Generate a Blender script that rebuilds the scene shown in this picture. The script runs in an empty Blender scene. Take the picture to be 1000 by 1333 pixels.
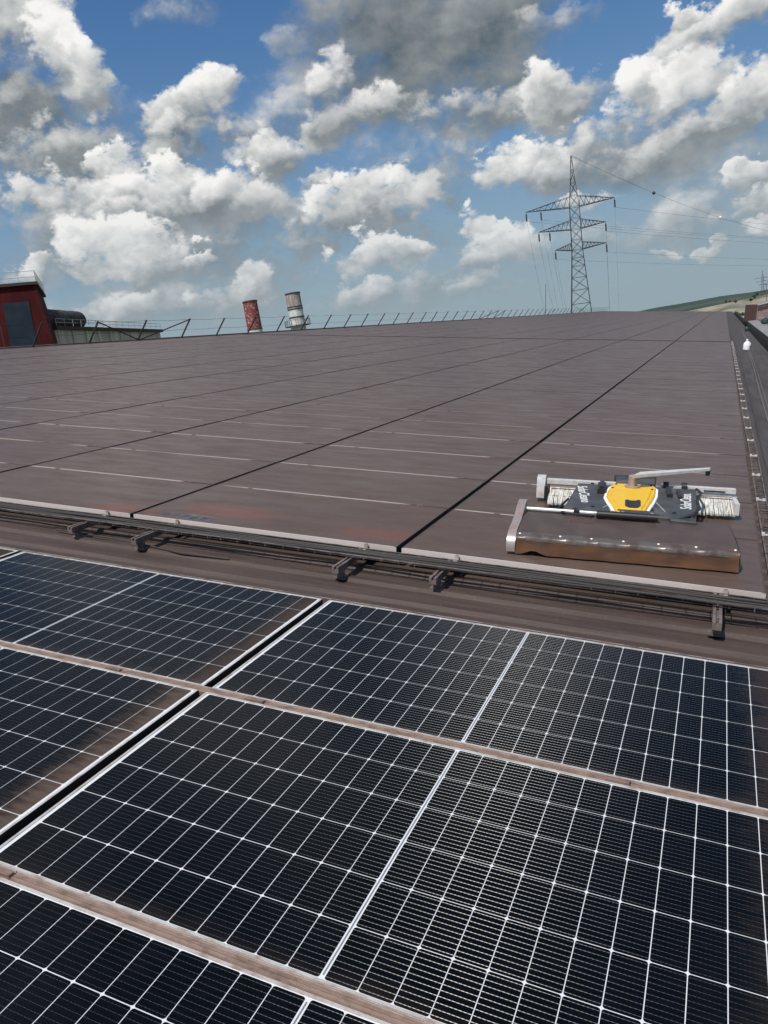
import bpy, math, random
import numpy as np
from mathutils import Matrix, Vector

random.seed(7)
SC = bpy.context.scene
COL = SC.collection
R = math.radians
TILT = R(7.5)                                  # slope of the factory roof, falling towards +X
T = Matrix.Rotation(TILT, 4, 'Y')              # roof coordinates -> world

# ------------------------------------------------------------------ camera
cam = bpy.data.cameras.new('camera')
cam.sensor_fit = 'VERTICAL'; cam.sensor_height = 36.0
cam.lens = 1012.3 / 1333.0 * 36.0
cam.clip_start = 0.05; cam.clip_end = 20000
camo = bpy.data.objects.new('camera', cam); COL.objects.link(camo)
yaw, pit, rol = -0.40106, -0.26088, -0.00138
fw = Vector((math.cos(pit)*math.sin(yaw), math.cos(pit)*math.cos(yaw), math.sin(pit)))
rt = Vector((math.cos(yaw), -math.sin(yaw), 0)); up = rt.cross(fw)
r2 = math.cos(rol)*rt + math.sin(rol)*up; u2 = -math.sin(rol)*rt + math.cos(rol)*up
mm = Matrix((r2, u2, -fw)).transposed().to_4x4(); mm.translation = Vector((0.758, -2.494, 1.6157))
camo.matrix_world = T @ mm
SC.camera = camo

# ------------------------------------------------------------------ light
SUN = (T.to_3x3() @ Vector((-0.19, -0.50, 0.84))).normalized()      # towards the sun
sun = bpy.data.lights.new('sun', 'SUN'); sun.energy = 4.6; sun.angle = R(0.53); sun.color = (1.0, 0.955, 0.89)
suno = bpy.data.objects.new('sun', sun); COL.objects.link(suno)
suno.rotation_euler = SUN.to_track_quat('Z', 'Y').to_euler()

SC.view_settings.view_transform = 'Standard'; SC.view_settings.look = 'None'
SC.view_settings.gamma = 1.0; SC.view_settings.use_curve_mapping = False
SC.view_settings.exposure = 0.0
SC.cycles.max_bounces = 6; SC.cycles.diffuse_bounces = 2; SC.cycles.glossy_bounces = 3
SC.cycles.use_denoising = True; SC.cycles.use_adaptive_sampling = True; SC.cycles.adaptive_threshold = 0.02; SC.cycles.adaptive_min_samples = 8

# ------------------------------------------------------------------ sky
world = bpy.data.worlds.new('World'); SC.world = world; world.use_nodes = True
world.cycles.sampling_method = 'MANUAL'; world.cycles.sample_map_resolution = 512
N = world.node_tree.nodes; L = world.node_tree.links; N.clear()
wout = N.new('ShaderNodeOutputWorld'); bg = N.new('ShaderNodeBackground'); bg.inputs[1].default_value = 0.1
bg2 = N.new('ShaderNodeBackground'); bg2.inputs[1].default_value = 0.1
wmixs = N.new('ShaderNodeMixShader'); L.new(bg2.outputs[0], wmixs.inputs[1]); L.new(bg.outputs[0], wmixs.inputs[2])
L.new(wmixs.outputs[0], wout.inputs[0])
sky = N.new('ShaderNodeTexSky'); sky.sky_type = 'NISHITA'; sky.sun_disc = False
sky.sun_elevation = math.asin(SUN.z); sky.sun_rotation = math.atan2(SUN.x, SUN.y)
sky.altitude = 300; sky.air_density = 1.0; sky.dust_density = 1.2; sky.ozone_density = 1.6

def wn(kind, **kw):
    n = N.new(kind)
    for k, v in kw.items(): setattr(n, k, v)
    return n
def wire(n, i, v):
    if v is None: return
    if hasattr(v, 'is_output'): L.new(v, n.inputs[i])
    else: n.inputs[i].default_value = v
def wm(op, a, b=None, c=None, clamp=False):
    n = wn('ShaderNodeMath', operation=op, use_clamp=clamp)
    wire(n, 0, a); wire(n, 1, b); wire(n, 2, c); return n.outputs[0]
def wv(op, a, b=None, c=None):
    n = wn('ShaderNodeVectorMath', operation=op)
    wire(n, 0, a); wire(n, 1, b); wire(n, 2, c)
    return n.outputs['Value'] if op in ('DOT_PRODUCT', 'LENGTH') else n.outputs[0]
def wnoise(vec, scale, detail, rough, lac=2.1):
    n = wn('ShaderNodeTexNoise', noise_dimensions='3D'); L.new(vec, n.inputs['Vector'])
    n.inputs['Scale'].default_value = scale; n.inputs['Detail'].default_value = detail
    n.inputs['Roughness'].default_value = rough; n.inputs['Lacunarity'].default_value = lac
    return n
def wmap(v, a, b, c=0.0, d=1.0, smooth=True):
    n = wn('ShaderNodeMapRange', interpolation_type='SMOOTHSTEP' if smooth else 'LINEAR')
    wire(n, 0, v); n.inputs[1].default_value = a; n.inputs[2].default_value = b
    n.inputs[3].default_value = c; n.inputs[4].default_value = d; return n.outputs[0]
def wmix(f, a, b):
    n = wn('ShaderNodeMix', data_type='RGBA'); wire(n, 0, f)
    wire(n, 6, a); wire(n, 7, b); return n.outputs[2]

tc = wn('ShaderNodeTexCoord'); D = tc.outputs['Generated']
sep = wn('ShaderNodeSeparateXYZ'); L.new(D, sep.inputs[0])
az = wm('MULTIPLY', wm('ARCTAN2', sep.outputs[0], sep.outputs[1]), 57.29578)
el = wm('MULTIPLY', wm('ARCSINE', sep.outputs[2]), 57.29578)
# billowing: warp the cloud coordinates with noise at several scales
D2 = wv('MULTIPLY', D, (1.0, 1.0, 1.35))
w1 = wnoise(D2, 8.0, 4.0, 0.55); w2 = wnoise(wv('ADD', D2, (3.1, 1.7, 5.2)), 26.0, 4.0, 0.6)
warp = wv('MULTIPLY_ADD', wv('SUBTRACT', w1.outputs['Color'], (0.5, 0.5, 0.5)), (5.2, 4.2, 0.0),
          wv('MULTIPLY', wv('SUBTRACT', w2.outputs['Color'], (0.5, 0.5, 0.5)), (2.6, 2.4, 0.0)))
cmb = wn('ShaderNodeCombineXYZ'); wire(cmb, 0, az); wire(cmb, 1, el)
P = wv('ADD', cmb.outputs[0], warp)
SHIFT = (-0.012, -0.006, 0.022)
f1 = wnoise(D2, 14.0, 8.0, 0.66)
fb = wm('SUBTRACT', f1.outputs['Fac'], 0.5)
# rounded cauliflower heads: distance to scattered cell centres, lit from above left
Dw = wv('MULTIPLY_ADD', wv('SUBTRACT', w2.outputs['Color'], (0.5, 0.5, 0.5)), (0.035, 0.035, 0.035), D2)
def puffs(vec):
    n = wn('ShaderNodeTexVoronoi', feature='F1', distance='EUCLIDEAN'); L.new(vec, n.inputs['Vector'])
    n.inputs['Scale'].default_value = 15.0; n.inputs['Detail'].default_value = 2.0; n.inputs['Roughness'].default_value = 0.55
    n.inputs['Lacunarity'].default_value = 2.3; return n.outputs['Distance']
p1 = puffs(Dw); p2 = puffs(wv('ADD', Dw, SHIFT))
relief = wm('MULTIPLY', wm('SUBTRACT', p2, p1), 0.58)
relief = wm('MULTIPLY_ADD', fb, 0.75, relief)
CW = (9.3, 9.2, 9.0, 1); CG = (3.3, 3.6, 3.8, 1); CD = (1.55, 1.85, 2.05, 1)

# clear sky: Nishita, with the bright haze of the last few degrees above the horizon
hz = wmap(el, 26.0, -2.0)
clear = wmix(wm('MULTIPLY', hz, 0.72), wv('MULTIPLY', sky.outputs[0], (0.47, 0.77, 1.02)), (2.5, 3.5, 4.1, 1))
# clouds all round and overhead: the same broken cumulus as in front
azm = wm('MULTIPLY', wmap(wm('ABSOLUTE', wm('ADD', az, 22.0)), 38.0, 29.0), wmap(el, 30.0, 22.0))
low = wnoise(D2, 3.2, 6.0, 0.55); low2 = wnoise(wv('ADD', D2, (-.05, -.03, .10)), 3.2, 4.0, 0.55)
gd = low.outputs['Fac']
ga = wmap(gd, 0.51, 0.61)
gs = wm('MULTIPLY_ADD', wm('SUBTRACT', gd, low2.outputs['Fac']), 3.0, wmap(gd, 0.72, 0.50, .05, .75), clamp=True)
gcol = wmix(ga, clear, wmix(gs, CG, CW))
gcol = wmix(wmap(el, 14.0, -1.0, 0.0, 0.72), gcol, (3.25, 3.95, 4.4, 1))
L.new(gcol, bg2.inputs[0]); L.new(azm, wmixs.inputs[0])
col = clear
VEILS = [(-42, 13.5, 9, 4, .7, 1.5), (-35, 8.5, 12, 4.5, .66, 1.3), (-24, 8.0, 10, 4.0, .62, 1.5), (-40, 5.0, 12, 2.6, .5, 1.3), (-12, 4.5, 9, 2.2, .5, 1.7), (0, 6.0, 8, 3.2, .55, 1.5), (-5, 11, 8, 3.4, .6, 1.4), (-26, 15.5, 5, 2.4, .5, 1.9), (-19, 12.0, 6, 2.0, .5, 1.9)]
CLOUDS = VEILS + [(-44.9, 8.5, 5.1, 2.9, 0.55, 1.0), (-31.4, 7.4, 7.9, 3.5, 0.6, 1.1), (-21.6, 3.6, 6.0, 1.5, 0.5, 1.0), (-38.7, 4.5, 8.1, 1.5, 0.45, 1.0), (-40.8, 12.0, 7.2, 3.2, 0.62, 1.0), (-1.9, 4.9, 5.2, 2.4, 0.35, 1.2), (-3.5, 9.6, 7.1, 2.0, 0.75, 0.9), (-44.6, 16.5, 4.3, 3.2, 0.65, 0.9), (-44.0, 20.9, 2.7, 2.9, 0.3, 0.7), (-41.6, 19.5, 1.9, 2.4, 0.15, 0.6), (-40.5, 19.3, 1.2, 2.3, 0.1, 0.9), (-34.0, 22.0, 2.2, 0.9, 0.35, 1.3), (-27.4, 18.8, 1.2, 1.6, 0.3, 1.1), (-26.7, 15.5, 1.6, 1.3, 0.4, 1.6), (-33.8, 16.1, 3.4, 1.8, 0.25, 0.5), (-32.6, 14.4, 3.6, 1.3, 0.55, 0.8), (-28.4, 13.2, 3.6, 1.4, 0.35, 0.7), (-41.8, 14.3, 3.8, 1.4, 0.55, 0.9), (-38.8, 13.6, 1.8, 1.3, 0.1, 0.5), (-36.1, 12.2, 3.0, 1.6, 0.12, 0.5), (-31.9, 11.0, 2.9, 2.0, 0.12, 0.5), (-44.4, 12.0, 2.1, 1.7, 0.12, 0.55), (-41.0, 11.3, 3.4, 1.3, 0.3, 0.7), (-36.2, 9.8, 6.1, 1.5, 0.6, 0.8), (-26.0, 11.6, 1.5, 0.9, 0.3, 0.6), (-23.5, 10.2, 4.0, 1.8, 0.08, 0.45), (-20.0, 10.3, 1.7, 1.5, 0.1, 0.45), (-22.1, 8.8, 4.3, 1.4, 0.55, 0.7), (-26.5, 8.1, 3.7, 1.5, 0.5, 0.8), (-24.0, 6.5, 4.2, 1.3, 0.08, 0.5), (-20.1, 6.7, 1.1, 0.9, 0.2, 0.5), (-40.1, 7.9, 3.9, 2.1, 0.08, 0.5), (-38.0, 7.0, 3.0, 1.4, 0.5, 0.7), (-35.0, 7.6, 1.1, 0.7, 0.12, 0.5), (-31.4, 5.6, 1.2, 1.3, 0.15, 0.6), (-34.0, 4.3, 2.4, 1.1, 0.3, 0.8), (-40.2, 4.7, 2.5, 1.1, 0.25, 0.8), (-46.2, 7.6, 1.8, 0.7, 0.2, 0.6), (-23.2, 4.2, 3.3, 0.9, 0.25, 0.8), (-17.9, 17.1, 7.1, 4.1, 0.85, 0.7), (-20.6, 19.6, 6.1, 2.9, 0.75, 0.9), (-12.7, 17.6, 3.5, 4.1, 0.8, 0.8), (-21.8, 14.8, 4.2, 1.6, 0.5, 0.7), (-24.6, 17.0, 1.6, 1.9, 0.2, 0.9), (-14.1, 14.1, 4.6, 1.3, 0.55, 0.8), (-8.9, 18.6, 2.2, 1.0, 0.35, 1.1), (-18.5, 11.5, 2.4, 1.4, 0.45, 1.6), (-8.8, 14.4, 2.5, 1.6, 0.35, 0.6), (-3.4, 13.8, 3.7, 2.2, 0.05, 0.45), (-0.2, 13.7, 3.3, 2.4, 0.05, 0.45), (2.1, 11.7, 2.6, 2.5, 0.12, 0.5), (-6.8, 12.0, 2.4, 1.7, 0.2, 0.6), (-11.8, 10.7, 2.8, 1.7, 0.1, 0.5), (-10.4, 9.4, 3.0, 1.4, 0.5, 0.8), (-1.2, 10.3, 5.0, 1.5, 0.55, 0.8), (0.7, 16.4, 3.9, 1.2, 0.15, 0.6), (-1.6, 17.4, 1.3, 0.7, 0.1, 0.6), (-15.9, 7.1, 1.4, 1.7, 0.05, 0.45), (-13.8, 5.8, 3.2, 1.3, 0.1, 0.5), (-16.6, 4.6, 2.0, 0.9, 0.3, 0.8), (-15.9, 3.3, 2.4, 0.9, 0.35, 0.9), (-8.0, 8.0, 2.2, 0.6, 0.12, 0.6), (1.4, 7.0, 1.8, 0.8, 0.15, 0.6), (2.0, 5.0, 2.0, 1.1, 0.3, 0.7), (-0.8, 3.5, 1.0, 0.6, 0.15, 0.6), (-3.7, 3.6, 1.1, 0.5, 0.15, 0.6), (1.9, 4.0, 1.1, 0.6, 0.2, 0.7)]
one_n = wm('MULTIPLY_ADD', fb, 2.2, wm('MULTIPLY_ADD', p1, -1.1, 2.05))
one_s = wm('MULTIPLY_ADD', fb, 1.5, wm('MULTIPLY_ADD', p1, -0.35, 1.35))
floor_ = wm('MAXIMUM', wm('MULTIPLY_ADD', relief, 0.22, wm('MULTIPLY', fb, 0.35)), -0.14)
for (ca, ce, ra, re, dk, so) in CLOUDS:
    k_ = 1.34 if dk >= .74 else (1.30 if dk >= .3 else 1.16)
    ra *= k_; re *= k_
    q = wv('MULTIPLY_ADD', P, (1/ra, 1/re, 0), (-ca/ra, -ce/re, 0))
    big = dk >= .74
    d = wm('SUBTRACT', one_s if big else one_n, wv('DOT_PRODUCT', q, q))
    ql = wv('DOT_PRODUCT', q, (-0.22, 0.66, 0))
    s = wm('ADD', wm('MULTIPLY_ADD', d, -0.16, wm('ADD', ql, 0.64 - 0.9*dk)), relief)
    s = wm('MAXIMUM', wm('MULTIPLY_ADD', s, .3, .02) if big else s, floor_)
    a = wmap(wm('MULTIPLY', d, wm('MAXIMUM', wm('MULTIPLY_ADD', ql, 0.8, 1.0), 0.3)), 0.0, so*(1.5 if big else 1.3), 0.0, 1.0 if so < 1.0 else 0.74)
    lo = tuple(CG[i] + (CD[i]-CG[i])*min(1, dk*1.1) for i in range(3)) + (1,)
    cc_ = wn('ShaderNodeMix', data_type='RGBA', clamp_factor=False); wire(cc_, 0, wm('MINIMUM', s, 1.0)); wire(cc_, 6, lo); wire(cc_, 7, CW)
    col = wmix(a, col, cc_.outputs[2])
# air between us and the lowest clouds
col = wmix(wmap(el, 14.0, -1.0, 0.0, 0.72), col, (3.25, 3.95, 4.4, 1))
L.new(col, bg.inputs[0])

# ------------------------------------------------------------------ helpers
MATS = {}
def mat(name, base=(.5, .5, .5), rough=.6, metal=0.0, spec=.5):
    m = bpy.data.materials.new(name); m.use_nodes = True
    b = m.node_tree.nodes['Principled BSDF']
    b.inputs['Base Color'].default_value = (*base, 1); b.inputs['Roughness'].default_value = rough
    b.inputs['Metallic'].default_value = metal; b.inputs['Specular IOR Level'].default_value = spec
    MATS[name] = m; return m
class G:
    """small helper for a material's node graph"""
    def __init__(s, m): s.t = m.node_tree; s.b = s.t.nodes['Principled BSDF']; s.out = s.t.nodes['Material Output']
    def n(s, kind, **kw):
        x = s.t.nodes.new(kind)
        for k, v in kw.items(): setattr(x, k, v)
        return x
    def w(s, x, i, v):
        if v is None: return
        if hasattr(v, 'is_output'): s.t.links.new(v, x.inputs[i])
        else: x.inputs[i].default_value = v
    def m(s, op, a, b=None, c=None, clamp=False):
        x = s.n('ShaderNodeMath', operation=op, use_clamp=clamp); s.w(x, 0, a); s.w(x, 1, b); s.w(x, 2, c); return x.outputs[0]
    def v(s, op, a, b=None, c=None):
        x = s.n('ShaderNodeVectorMath', operation=op); s.w(x, 0, a); s.w(x, 1, b); s.w(x, 2, c)
        return x.outputs['Value'] if op in ('DOT_PRODUCT', 'LENGTH') else x.outputs[0]
    def noise(s, vec, scale=5, detail=4, rough=.55):
        x = s.n('ShaderNodeTexNoise'); s.w(x, 'Vector', vec)
        x.inputs['Scale'].default_value = scale; x.inputs['Detail'].default_value = detail; x.inputs['Roughness'].default_value = rough
        return x.outputs['Fac']
    def map(s, v, a, b, c=0., d=1., smooth=True):
        x = s.n('ShaderNodeMapRange', interpolation_type='SMOOTHSTEP' if smooth else 'LINEAR'); s.w(x, 0, v)
        for i, k in enumerate((a, b, c, d)): x.inputs[i+1].default_value = k
        return x.outputs[0]
    def mix(s, f, a, b):
        x = s.n('ShaderNodeMix', data_type='RGBA'); s.w(x, 0, f)
        s.w(x, 6, a if hasattr(a, 'is_output') else (*a, 1)); s.w(x, 7, b if hasattr(b, 'is_output') else (*b, 1)); return x.outputs[2]
    def co(s, which='Object'): return s.n('ShaderNodeTexCoord').outputs[which]
    def pos(s):
        """position in roof coordinates, metres"""
        x = s.n('ShaderNodeVectorRotate', rotation_type='Y_AXIS'); s.t.links.new(s.n('ShaderNodeNewGeometry').outputs['Position'], x.inputs['Vector'])
        x.inputs['Angle'].default_value = -TILT; return x.outputs[0]
    def xyz(s, vec):
        x = s.n('ShaderNodeSeparateXYZ'); s.w(x, 0, vec); return x.outputs
    def bump(s, h, strength=.3, dist=.01):
        x = s.n('ShaderNodeBump'); s.w(x, 'Height', h); x.inputs['Strength'].default_value = strength; x.inputs['Distance'].default_value = dist
        s.t.links.new(x.outputs[0], s.b.inputs['Normal'])
    def base(s, v): s.w(s.b, 'Base Color', v if hasattr(v, 'is_output') else (*v, 1))
    def rough(s, v): s.w(s.b, 'Roughness', v)

class MB:
    def __init__(s): s.v = []; s.f = []; s.mi = []; s.cur = 0
    def add(s, vs, fs):
        o = len(s.v); s.v += [tuple(x) for x in vs]
        for f in fs: s.f.append(tuple(i+o for i in f)); s.mi.append(s.cur)
        return s
    def box(s, x0, x1, y0, y1, z0, z1):
        return s.add([(x0,y0,z0),(x1,y0,z0),(x1,y1,z0),(x0,y1,z0),(x0,y0,z1),(x1,y0,z1),(x1,y1,z1),(x0,y1,z1)],
                     [(0,3,2,1),(4,5,6,7),(0,1,5,4),(1,2,6,5),(2,3,7,6),(3,0,4,7)])
    def quad(s, a, b, c, d): return s.add([a,b,c,d], [(0,1,2,3)])
    def prism(s, poly, z0, z1, bevel=0.0):
        n = len(poly); vs = [(x,y,z0) for x,y in poly]
        if bevel:
            cx = sum(p[0] for p in poly)/n; cy = sum(p[1] for p in poly)/n
            vs += [(x,y,z1-bevel) for x,y in poly]
            def ins(x, y):
                d = math.hypot(x-cx, y-cy) or 1; k = 1 - bevel*1.3/d; return (cx+(x-cx)*k, cy+(y-cy)*k, z1)
            vs += [ins(x,y) for x,y in poly]
            fs = [tuple(range(n-1,-1,-1)), tuple(range(2*n,3*n))]
            for l in (0, n): fs += [(l+i, l+(i+1)%n, l+n+(i+1)%n, l+n+i) for i in range(n)]
        else:
            vs += [(x,y,z1) for x,y in poly]
            fs = [tuple(range(n-1,-1,-1)), tuple(range(n,2*n))] + [(i,(i+1)%n,n+(i+1)%n,n+i) for i in range(n)]
        return s.add(vs, fs)
    def tube(s, pts, r, n=8, cap=True):
        pts = [Vector(p) for p in pts]; rs = r if isinstance(r, (list, tuple)) else [r]*len(pts)
        vs = []; fs = []
        ref = Vector((0,0,1))
        for i, p in enumerate(pts):
            d = (pts[min(i+1,len(pts)-1)] - pts[max(i-1,0)]).normalized()
            rf = ref if abs(d.dot(ref)) < .95 else Vector((1,0,0))
            a = d.cross(rf).normalized(); b = a.cross(d).normalized()
            for k in range(n):
                t = 2*math.pi*k/n + math.pi/n; q = p + a*math.cos(t)*rs[i] + b*math.sin(t)*rs[i]; vs.append(tuple(q))
        for i in range(len(pts)-1):
            for k in range(n):
                k2 = (k+1) % n; fs.append((i*n+k, (i+1)*n+k, (i+1)*n+k2, i*n+k2))
        if cap: fs += [tuple(range(n)), tuple(range((len(pts)-1)*n+n-1, (len(pts)-1)*n-1, -1))]
        return s.add(vs, fs)
    def lathe(s, prof, n=20, c=(0,0)):
        vs = []; fs = []
        for r, z in prof:
            for k in range(n): t = 2*math.pi*k/n; vs.append((c[0]+r*math.cos(t), c[1]+r*math.sin(t), z))
        for i in range(len(prof)-1):
            for k in range(n): k2 = (k+1) % n; fs.append((i*n+k, i*n+k2, (i+1)*n+k2, (i+1)*n+k))
        fs += [tuple(range(n-1,-1,-1)), tuple(range((len(prof)-1)*n, len(prof)*n))]
        return s.add(vs, fs)
    def profile_y(s, poly, y0, y1):
        """poly in (x,z), extruded along y"""
        n = len(poly); vs = [(x,y0,z) for x,z in poly] + [(x,y1,z) for x,z in poly]
        return s.add(vs, [tuple(range(n)), tuple(range(2*n-1,n-1,-1))] + [(i, n+i, n+(i+1)%n, (i+1)%n) for i in range(n)])
    def profile_x(s, poly, x0, x1):
        n = len(poly); vs = [(x0,y,z) for y,z in poly] + [(x1,y,z) for y,z in poly]
        return s.add(vs, [tuple(range(n-1,-1,-1)), tuple(range(n,2*n))] + [(i, (i+1)%n, n+(i+1)%n, n+i) for i in range(n)])
    def mesh(s, name, mats, smooth=False):
        me = bpy.data.meshes.new(name); me.from_pydata(s.v, [], s.f)
        for m in (mats if isinstance(mats, (list, tuple)) else [mats]): me.materials.append(m)
        me.polygons.foreach_set('material_index', s.mi)
        if smooth: me.polygons.foreach_set('use_smooth', [True]*len(s.f))
        me.update(); return me
def tag(o, label=None, cat=None, group=None, kind=None):
    if label: o['label'] = label
    if cat: o['category'] = cat
    if group: o['group'] = group
    if kind: o['kind'] = kind
    return o
def put(name, me, parent=None, loc=(0,0,0), rz=0.0, roof=True):
    """link a mesh (or None for an Empty). Top-level: roof=True means roof coordinates."""
    o = bpy.data.objects.new(name, me); COL.objects.link(o)
    m = Matrix.Translation(loc) @ Matrix.Rotation(rz, 4, 'Z')
    if parent: o.parent = parent; o.matrix_basis = m
    else: o.matrix_basis = (T @ m) if roof else m
    return o
def smooth_by_angle(me, ang=40):
    me.polygons.foreach_set('use_smooth', [True]*len(me.polygons))
    try: me.set_sharp_from_angle(angle=R(ang))
    except Exception: pass
    return me

# ------------------------------------------------------------------ materials
DUST = (0.120, 0.094, 0.084)
# cell: dark silicon under glass, silver wires running along x
m_cell = mat('solar_cell', (.006, .008, .014), .22, 0, .11); g = G(m_cell)
oi = g.n('ShaderNodeObjectInfo'); sc_ = g.n('ShaderNodeSeparateColor'); g.t.links.new(oi.outputs['Color'], sc_.inputs[0])
lc = g.xyz(g.co('Object'))
px_ = g.m('ADD', g.m('MULTIPLY_ADD', sc_.outputs[0], 4.0, -2.0), lc[0]); py_ = g.m('ADD', g.m('MULTIPLY_ADD', sc_.outputs[1], 4.0, -2.0), lc[1])
wires = g.map(g.m('ABSOLUTE', g.m('SUBTRACT', g.m('FRACT', g.m('MULTIPLY_ADD', lc[1], 10/.182, 5.0)), .5)), .054, .030)
beads = g.map(g.m('ABSOLUTE', g.m('SUBTRACT', g.m('FRACT', g.m('MULTIPLY', lc[0], 1/.0115)), .5)), .5, .12, .35, 1.0)
pp = g.pos()
dn = g.noise(pp, 7.0, 6, .6); dn2 = g.noise(g.v('MULTIPLY', pp, (2.0, 9.0, 2.0)), 5.0, 4, .6)
drip = g.noise(g.v('MULTIPLY', pp, (3.0, 14.0, 3.0)), 3.0, 6, .7)
rdust = g.map(g.m('MULTIPLY_ADD', drip, .30, g.m('MULTIPLY_ADD', dn, .14, px_)), 1.16, 1.36)             # silt gathers along the low (right-hand) edge
bdust = g.map(g.m('MULTIPLY_ADD', dn, .10, g.m('MULTIPLY', py_, -1.0)), .535, .64)
amt = sc_.outputs[2]
spots = g.m('MULTIPLY', g.map(g.noise(pp, 60.0, 3, .7), .68, .80), .10)
film = g.m('ADD', g.m('MULTIPLY', g.map(dn2, .40, .75), .030), spots)
tot = g.m('ADD', g.m('MULTIPLY', g.m('ADD', rdust, g.m('MULTIPLY', bdust, .55)), amt), film, clamp=True)
tint = g.mix(g.noise(pp, 3.0, 3, .6), (.0011, .0017, .0026), (.0022, .0036, .0060))
g.base(g.mix(tot, tint, (.085, .060, .048))); g.rough(g.map(tot, 0, .5, .20, .7))
wbs = g.n('ShaderNodeBsdfAnisotropic' if hasattr(bpy.types, 'ShaderNodeBsdfAnisotropic') else 'ShaderNodeBsdfGlossy')
wbs.inputs['Color'].default_value = (.19, .185, .172, 1); wbs.inputs['Roughness'].default_value = .44
wbs.inputs['Anisotropy'].default_value = -0.72
tn = g.n('ShaderNodeTangent', direction_type='UV_MAP', uv_map='UVMap'); g.t.links.new(tn.outputs[0], wbs.inputs['Tangent'])
ms = g.n('ShaderNodeMixShader'); g.t.links.new(g.b.outputs[0], ms.inputs[1]); g.t.links.new(wbs.outputs[0], ms.inputs[2])
g.t.links.new(g.m('MULTIPLY', g.m('MULTIPLY', wires, beads), g.m('SUBTRACT', 1.0, tot, clamp=True)), ms.inputs[0])
g.t.links.new(ms.outputs[0], g.out.inputs[0])

m_back = mat('white_backsheet', (.62, .63, .64), .3, 0, .5)
m_ribbon = mat('tinned_ribbon', (.42, .43, .44), .35, .7)
def dusty(name, clean, dirt, lo, hi, scale=6.0, rough=.55, metal=0.0, stretch=(1,1,1), bump=0.0):
    m = mat(name, clean, rough, metal); g = G(m)
    p = g.pos(); n = g.noise(g.v('MULTIPLY', p, stretch), scale, 6, .62)
    k = g.map(n, lo, hi); g.base(g.mix(k, clean, dirt))
    if metal: g.w(g.b, 'Metallic', g.map(k, 0, 1, metal, 0.0))
    if bump: g.bump(g.noise(p, scale*6, 4, .6), bump, .004)
    return m
m_frame = dusty('anodised_frame', (.58, .56, .53), (.25, .19, .155), .42, .66, 9.0, .42, .35)
m_flank = mat('shaded_flank', (.022, .018, .016), .85)  # shade of the narrow panel gaps, put into the flank colour
m_rail = dusty('dusty_rail', (.215, .145, .112), (.125, .082, .062), .40, .66, 14.0, .6, .0, (1.2, 2.2, 2), .25)
m_rail_lip = dusty('rail_lip', (.46, .40, .36), (.25, .185, .15), .42, .66, 20.0, .45, .3)
m_dark_rail = dusty('dark_steel_rail', (.16, .125, .115), (.075, .058, .052), .40, .66, 9.0, .6, .1, (1, 1, 1), .1)
m_black = mat('black_rubber', (.012, .012, .012), .6)
m_cable = mat('cable_sheath', (.035, .029, .027), .62)
m_tray = dusty('tray_wire', (.20, .165, .15), (.07, .054, .048), .42, .62, 11.0, .5, .3)

# dust-covered panel glass
def dust_glass(name, clean_spots=()):
    m = mat(name, DUST, .5, 0, .5); g = G(m); p = g.pos(); x, y, z = g.xyz(p)
    oi = g.n('ShaderNodeObjectInfo'); rnd = oi.outputs['Random']
    big = g.noise(p, .55, 5, .55); mid = g.noise(g.v('MULTIPLY', p, (1.0, 3.2, 1.0)), 1.7, 6, .62); fine = g.noise(p, 26.0, 5, .65)
    c = g.mix(g.map(big, .36, .66), (.083, .050, .037), (.096, .065, .050))
    c = g.mix(g.m('MULTIPLY', g.map(mid, .50, .78), .6), c, (.054, .033, .028))
    c = g.mix(g.m('MULTIPLY', g.map(fine, .35, .75), .26), c, (.118, .090, .078))
    c = g.mix(g.m('MULTIPLY', g.map(g.noise(g.v('MULTIPLY', p, (.35, 9.0, 1.0)), 2.0, 5, .6), .58, .74), .55), c, (.052, .037, .033))
    gr = g.noise(p, 90.0, 3, .6)
    rough = g.map(mid, .3, .7, .36, .55)
    cov = None
    for (cx, cy, sx, sy, kind) in clean_spots:
        q = g.v('MULTIPLY_ADD', p, (1/sx, 1/sy, 0), (-cx/sx, -cy/sy, 0))
        rr = g.m('MULTIPLY_ADD', g.noise(p, 9.0, 6, .65), 1.5, g.m('MULTIPLY_ADD', g.v('DOT_PRODUCT', q, q), 1.0, -.75))
        k = g.map(rr, 1.0, .25)
        if kind == 'rust':
            c = g.mix(g.m('MULTIPLY', k, .5), c, (.16, .054, .030))
        else:
            lines = g.m('MAXIMUM', g.map(g.m('ABSOLUTE', g.m('SUBTRACT', g.m('FRACT', g.m('MULTIPLY', x, 1/.0925)), .5)), .46, .49),
                        g.map(g.m('ABSOLUTE', g.m('SUBTRACT', g.m('FRACT', g.m('MULTIPLY', y, 1/.1854)), .5)), .465, .49))
            cc = g.mix(lines, (.016, .024, .055), (.5, .5, .5))
            c = g.mix(g.m('MULTIPLY', k, g.map(g.noise(p, 14.0, 4, .6), .40, .60, .15, .9)), c, cc)
    g.base(c); g.rough(rough); g.w(g.b, 'Specular IOR Level', .34)
    g.b.inputs['Coat Weight'].default_value = .06; g.b.inputs['Coat Roughness'].default_value = .14
    g.bump(gr, .10, .002)
    return m
m_dglass = dust_glass('dusty_glass')
m_dglass_spot = dust_glass('dusty_glass_wiped', [(-3.62, 2.36, .42, .16, 'rust'), (-2.75, 2.62, .55, .20, 'rust'), (-1.35, 2.5, .45, .16, 'rust'), (-2.97, 2.36, .34, .075, 'cells'), (-3.42, 2.30, .10, .05, 'cells')])
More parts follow.
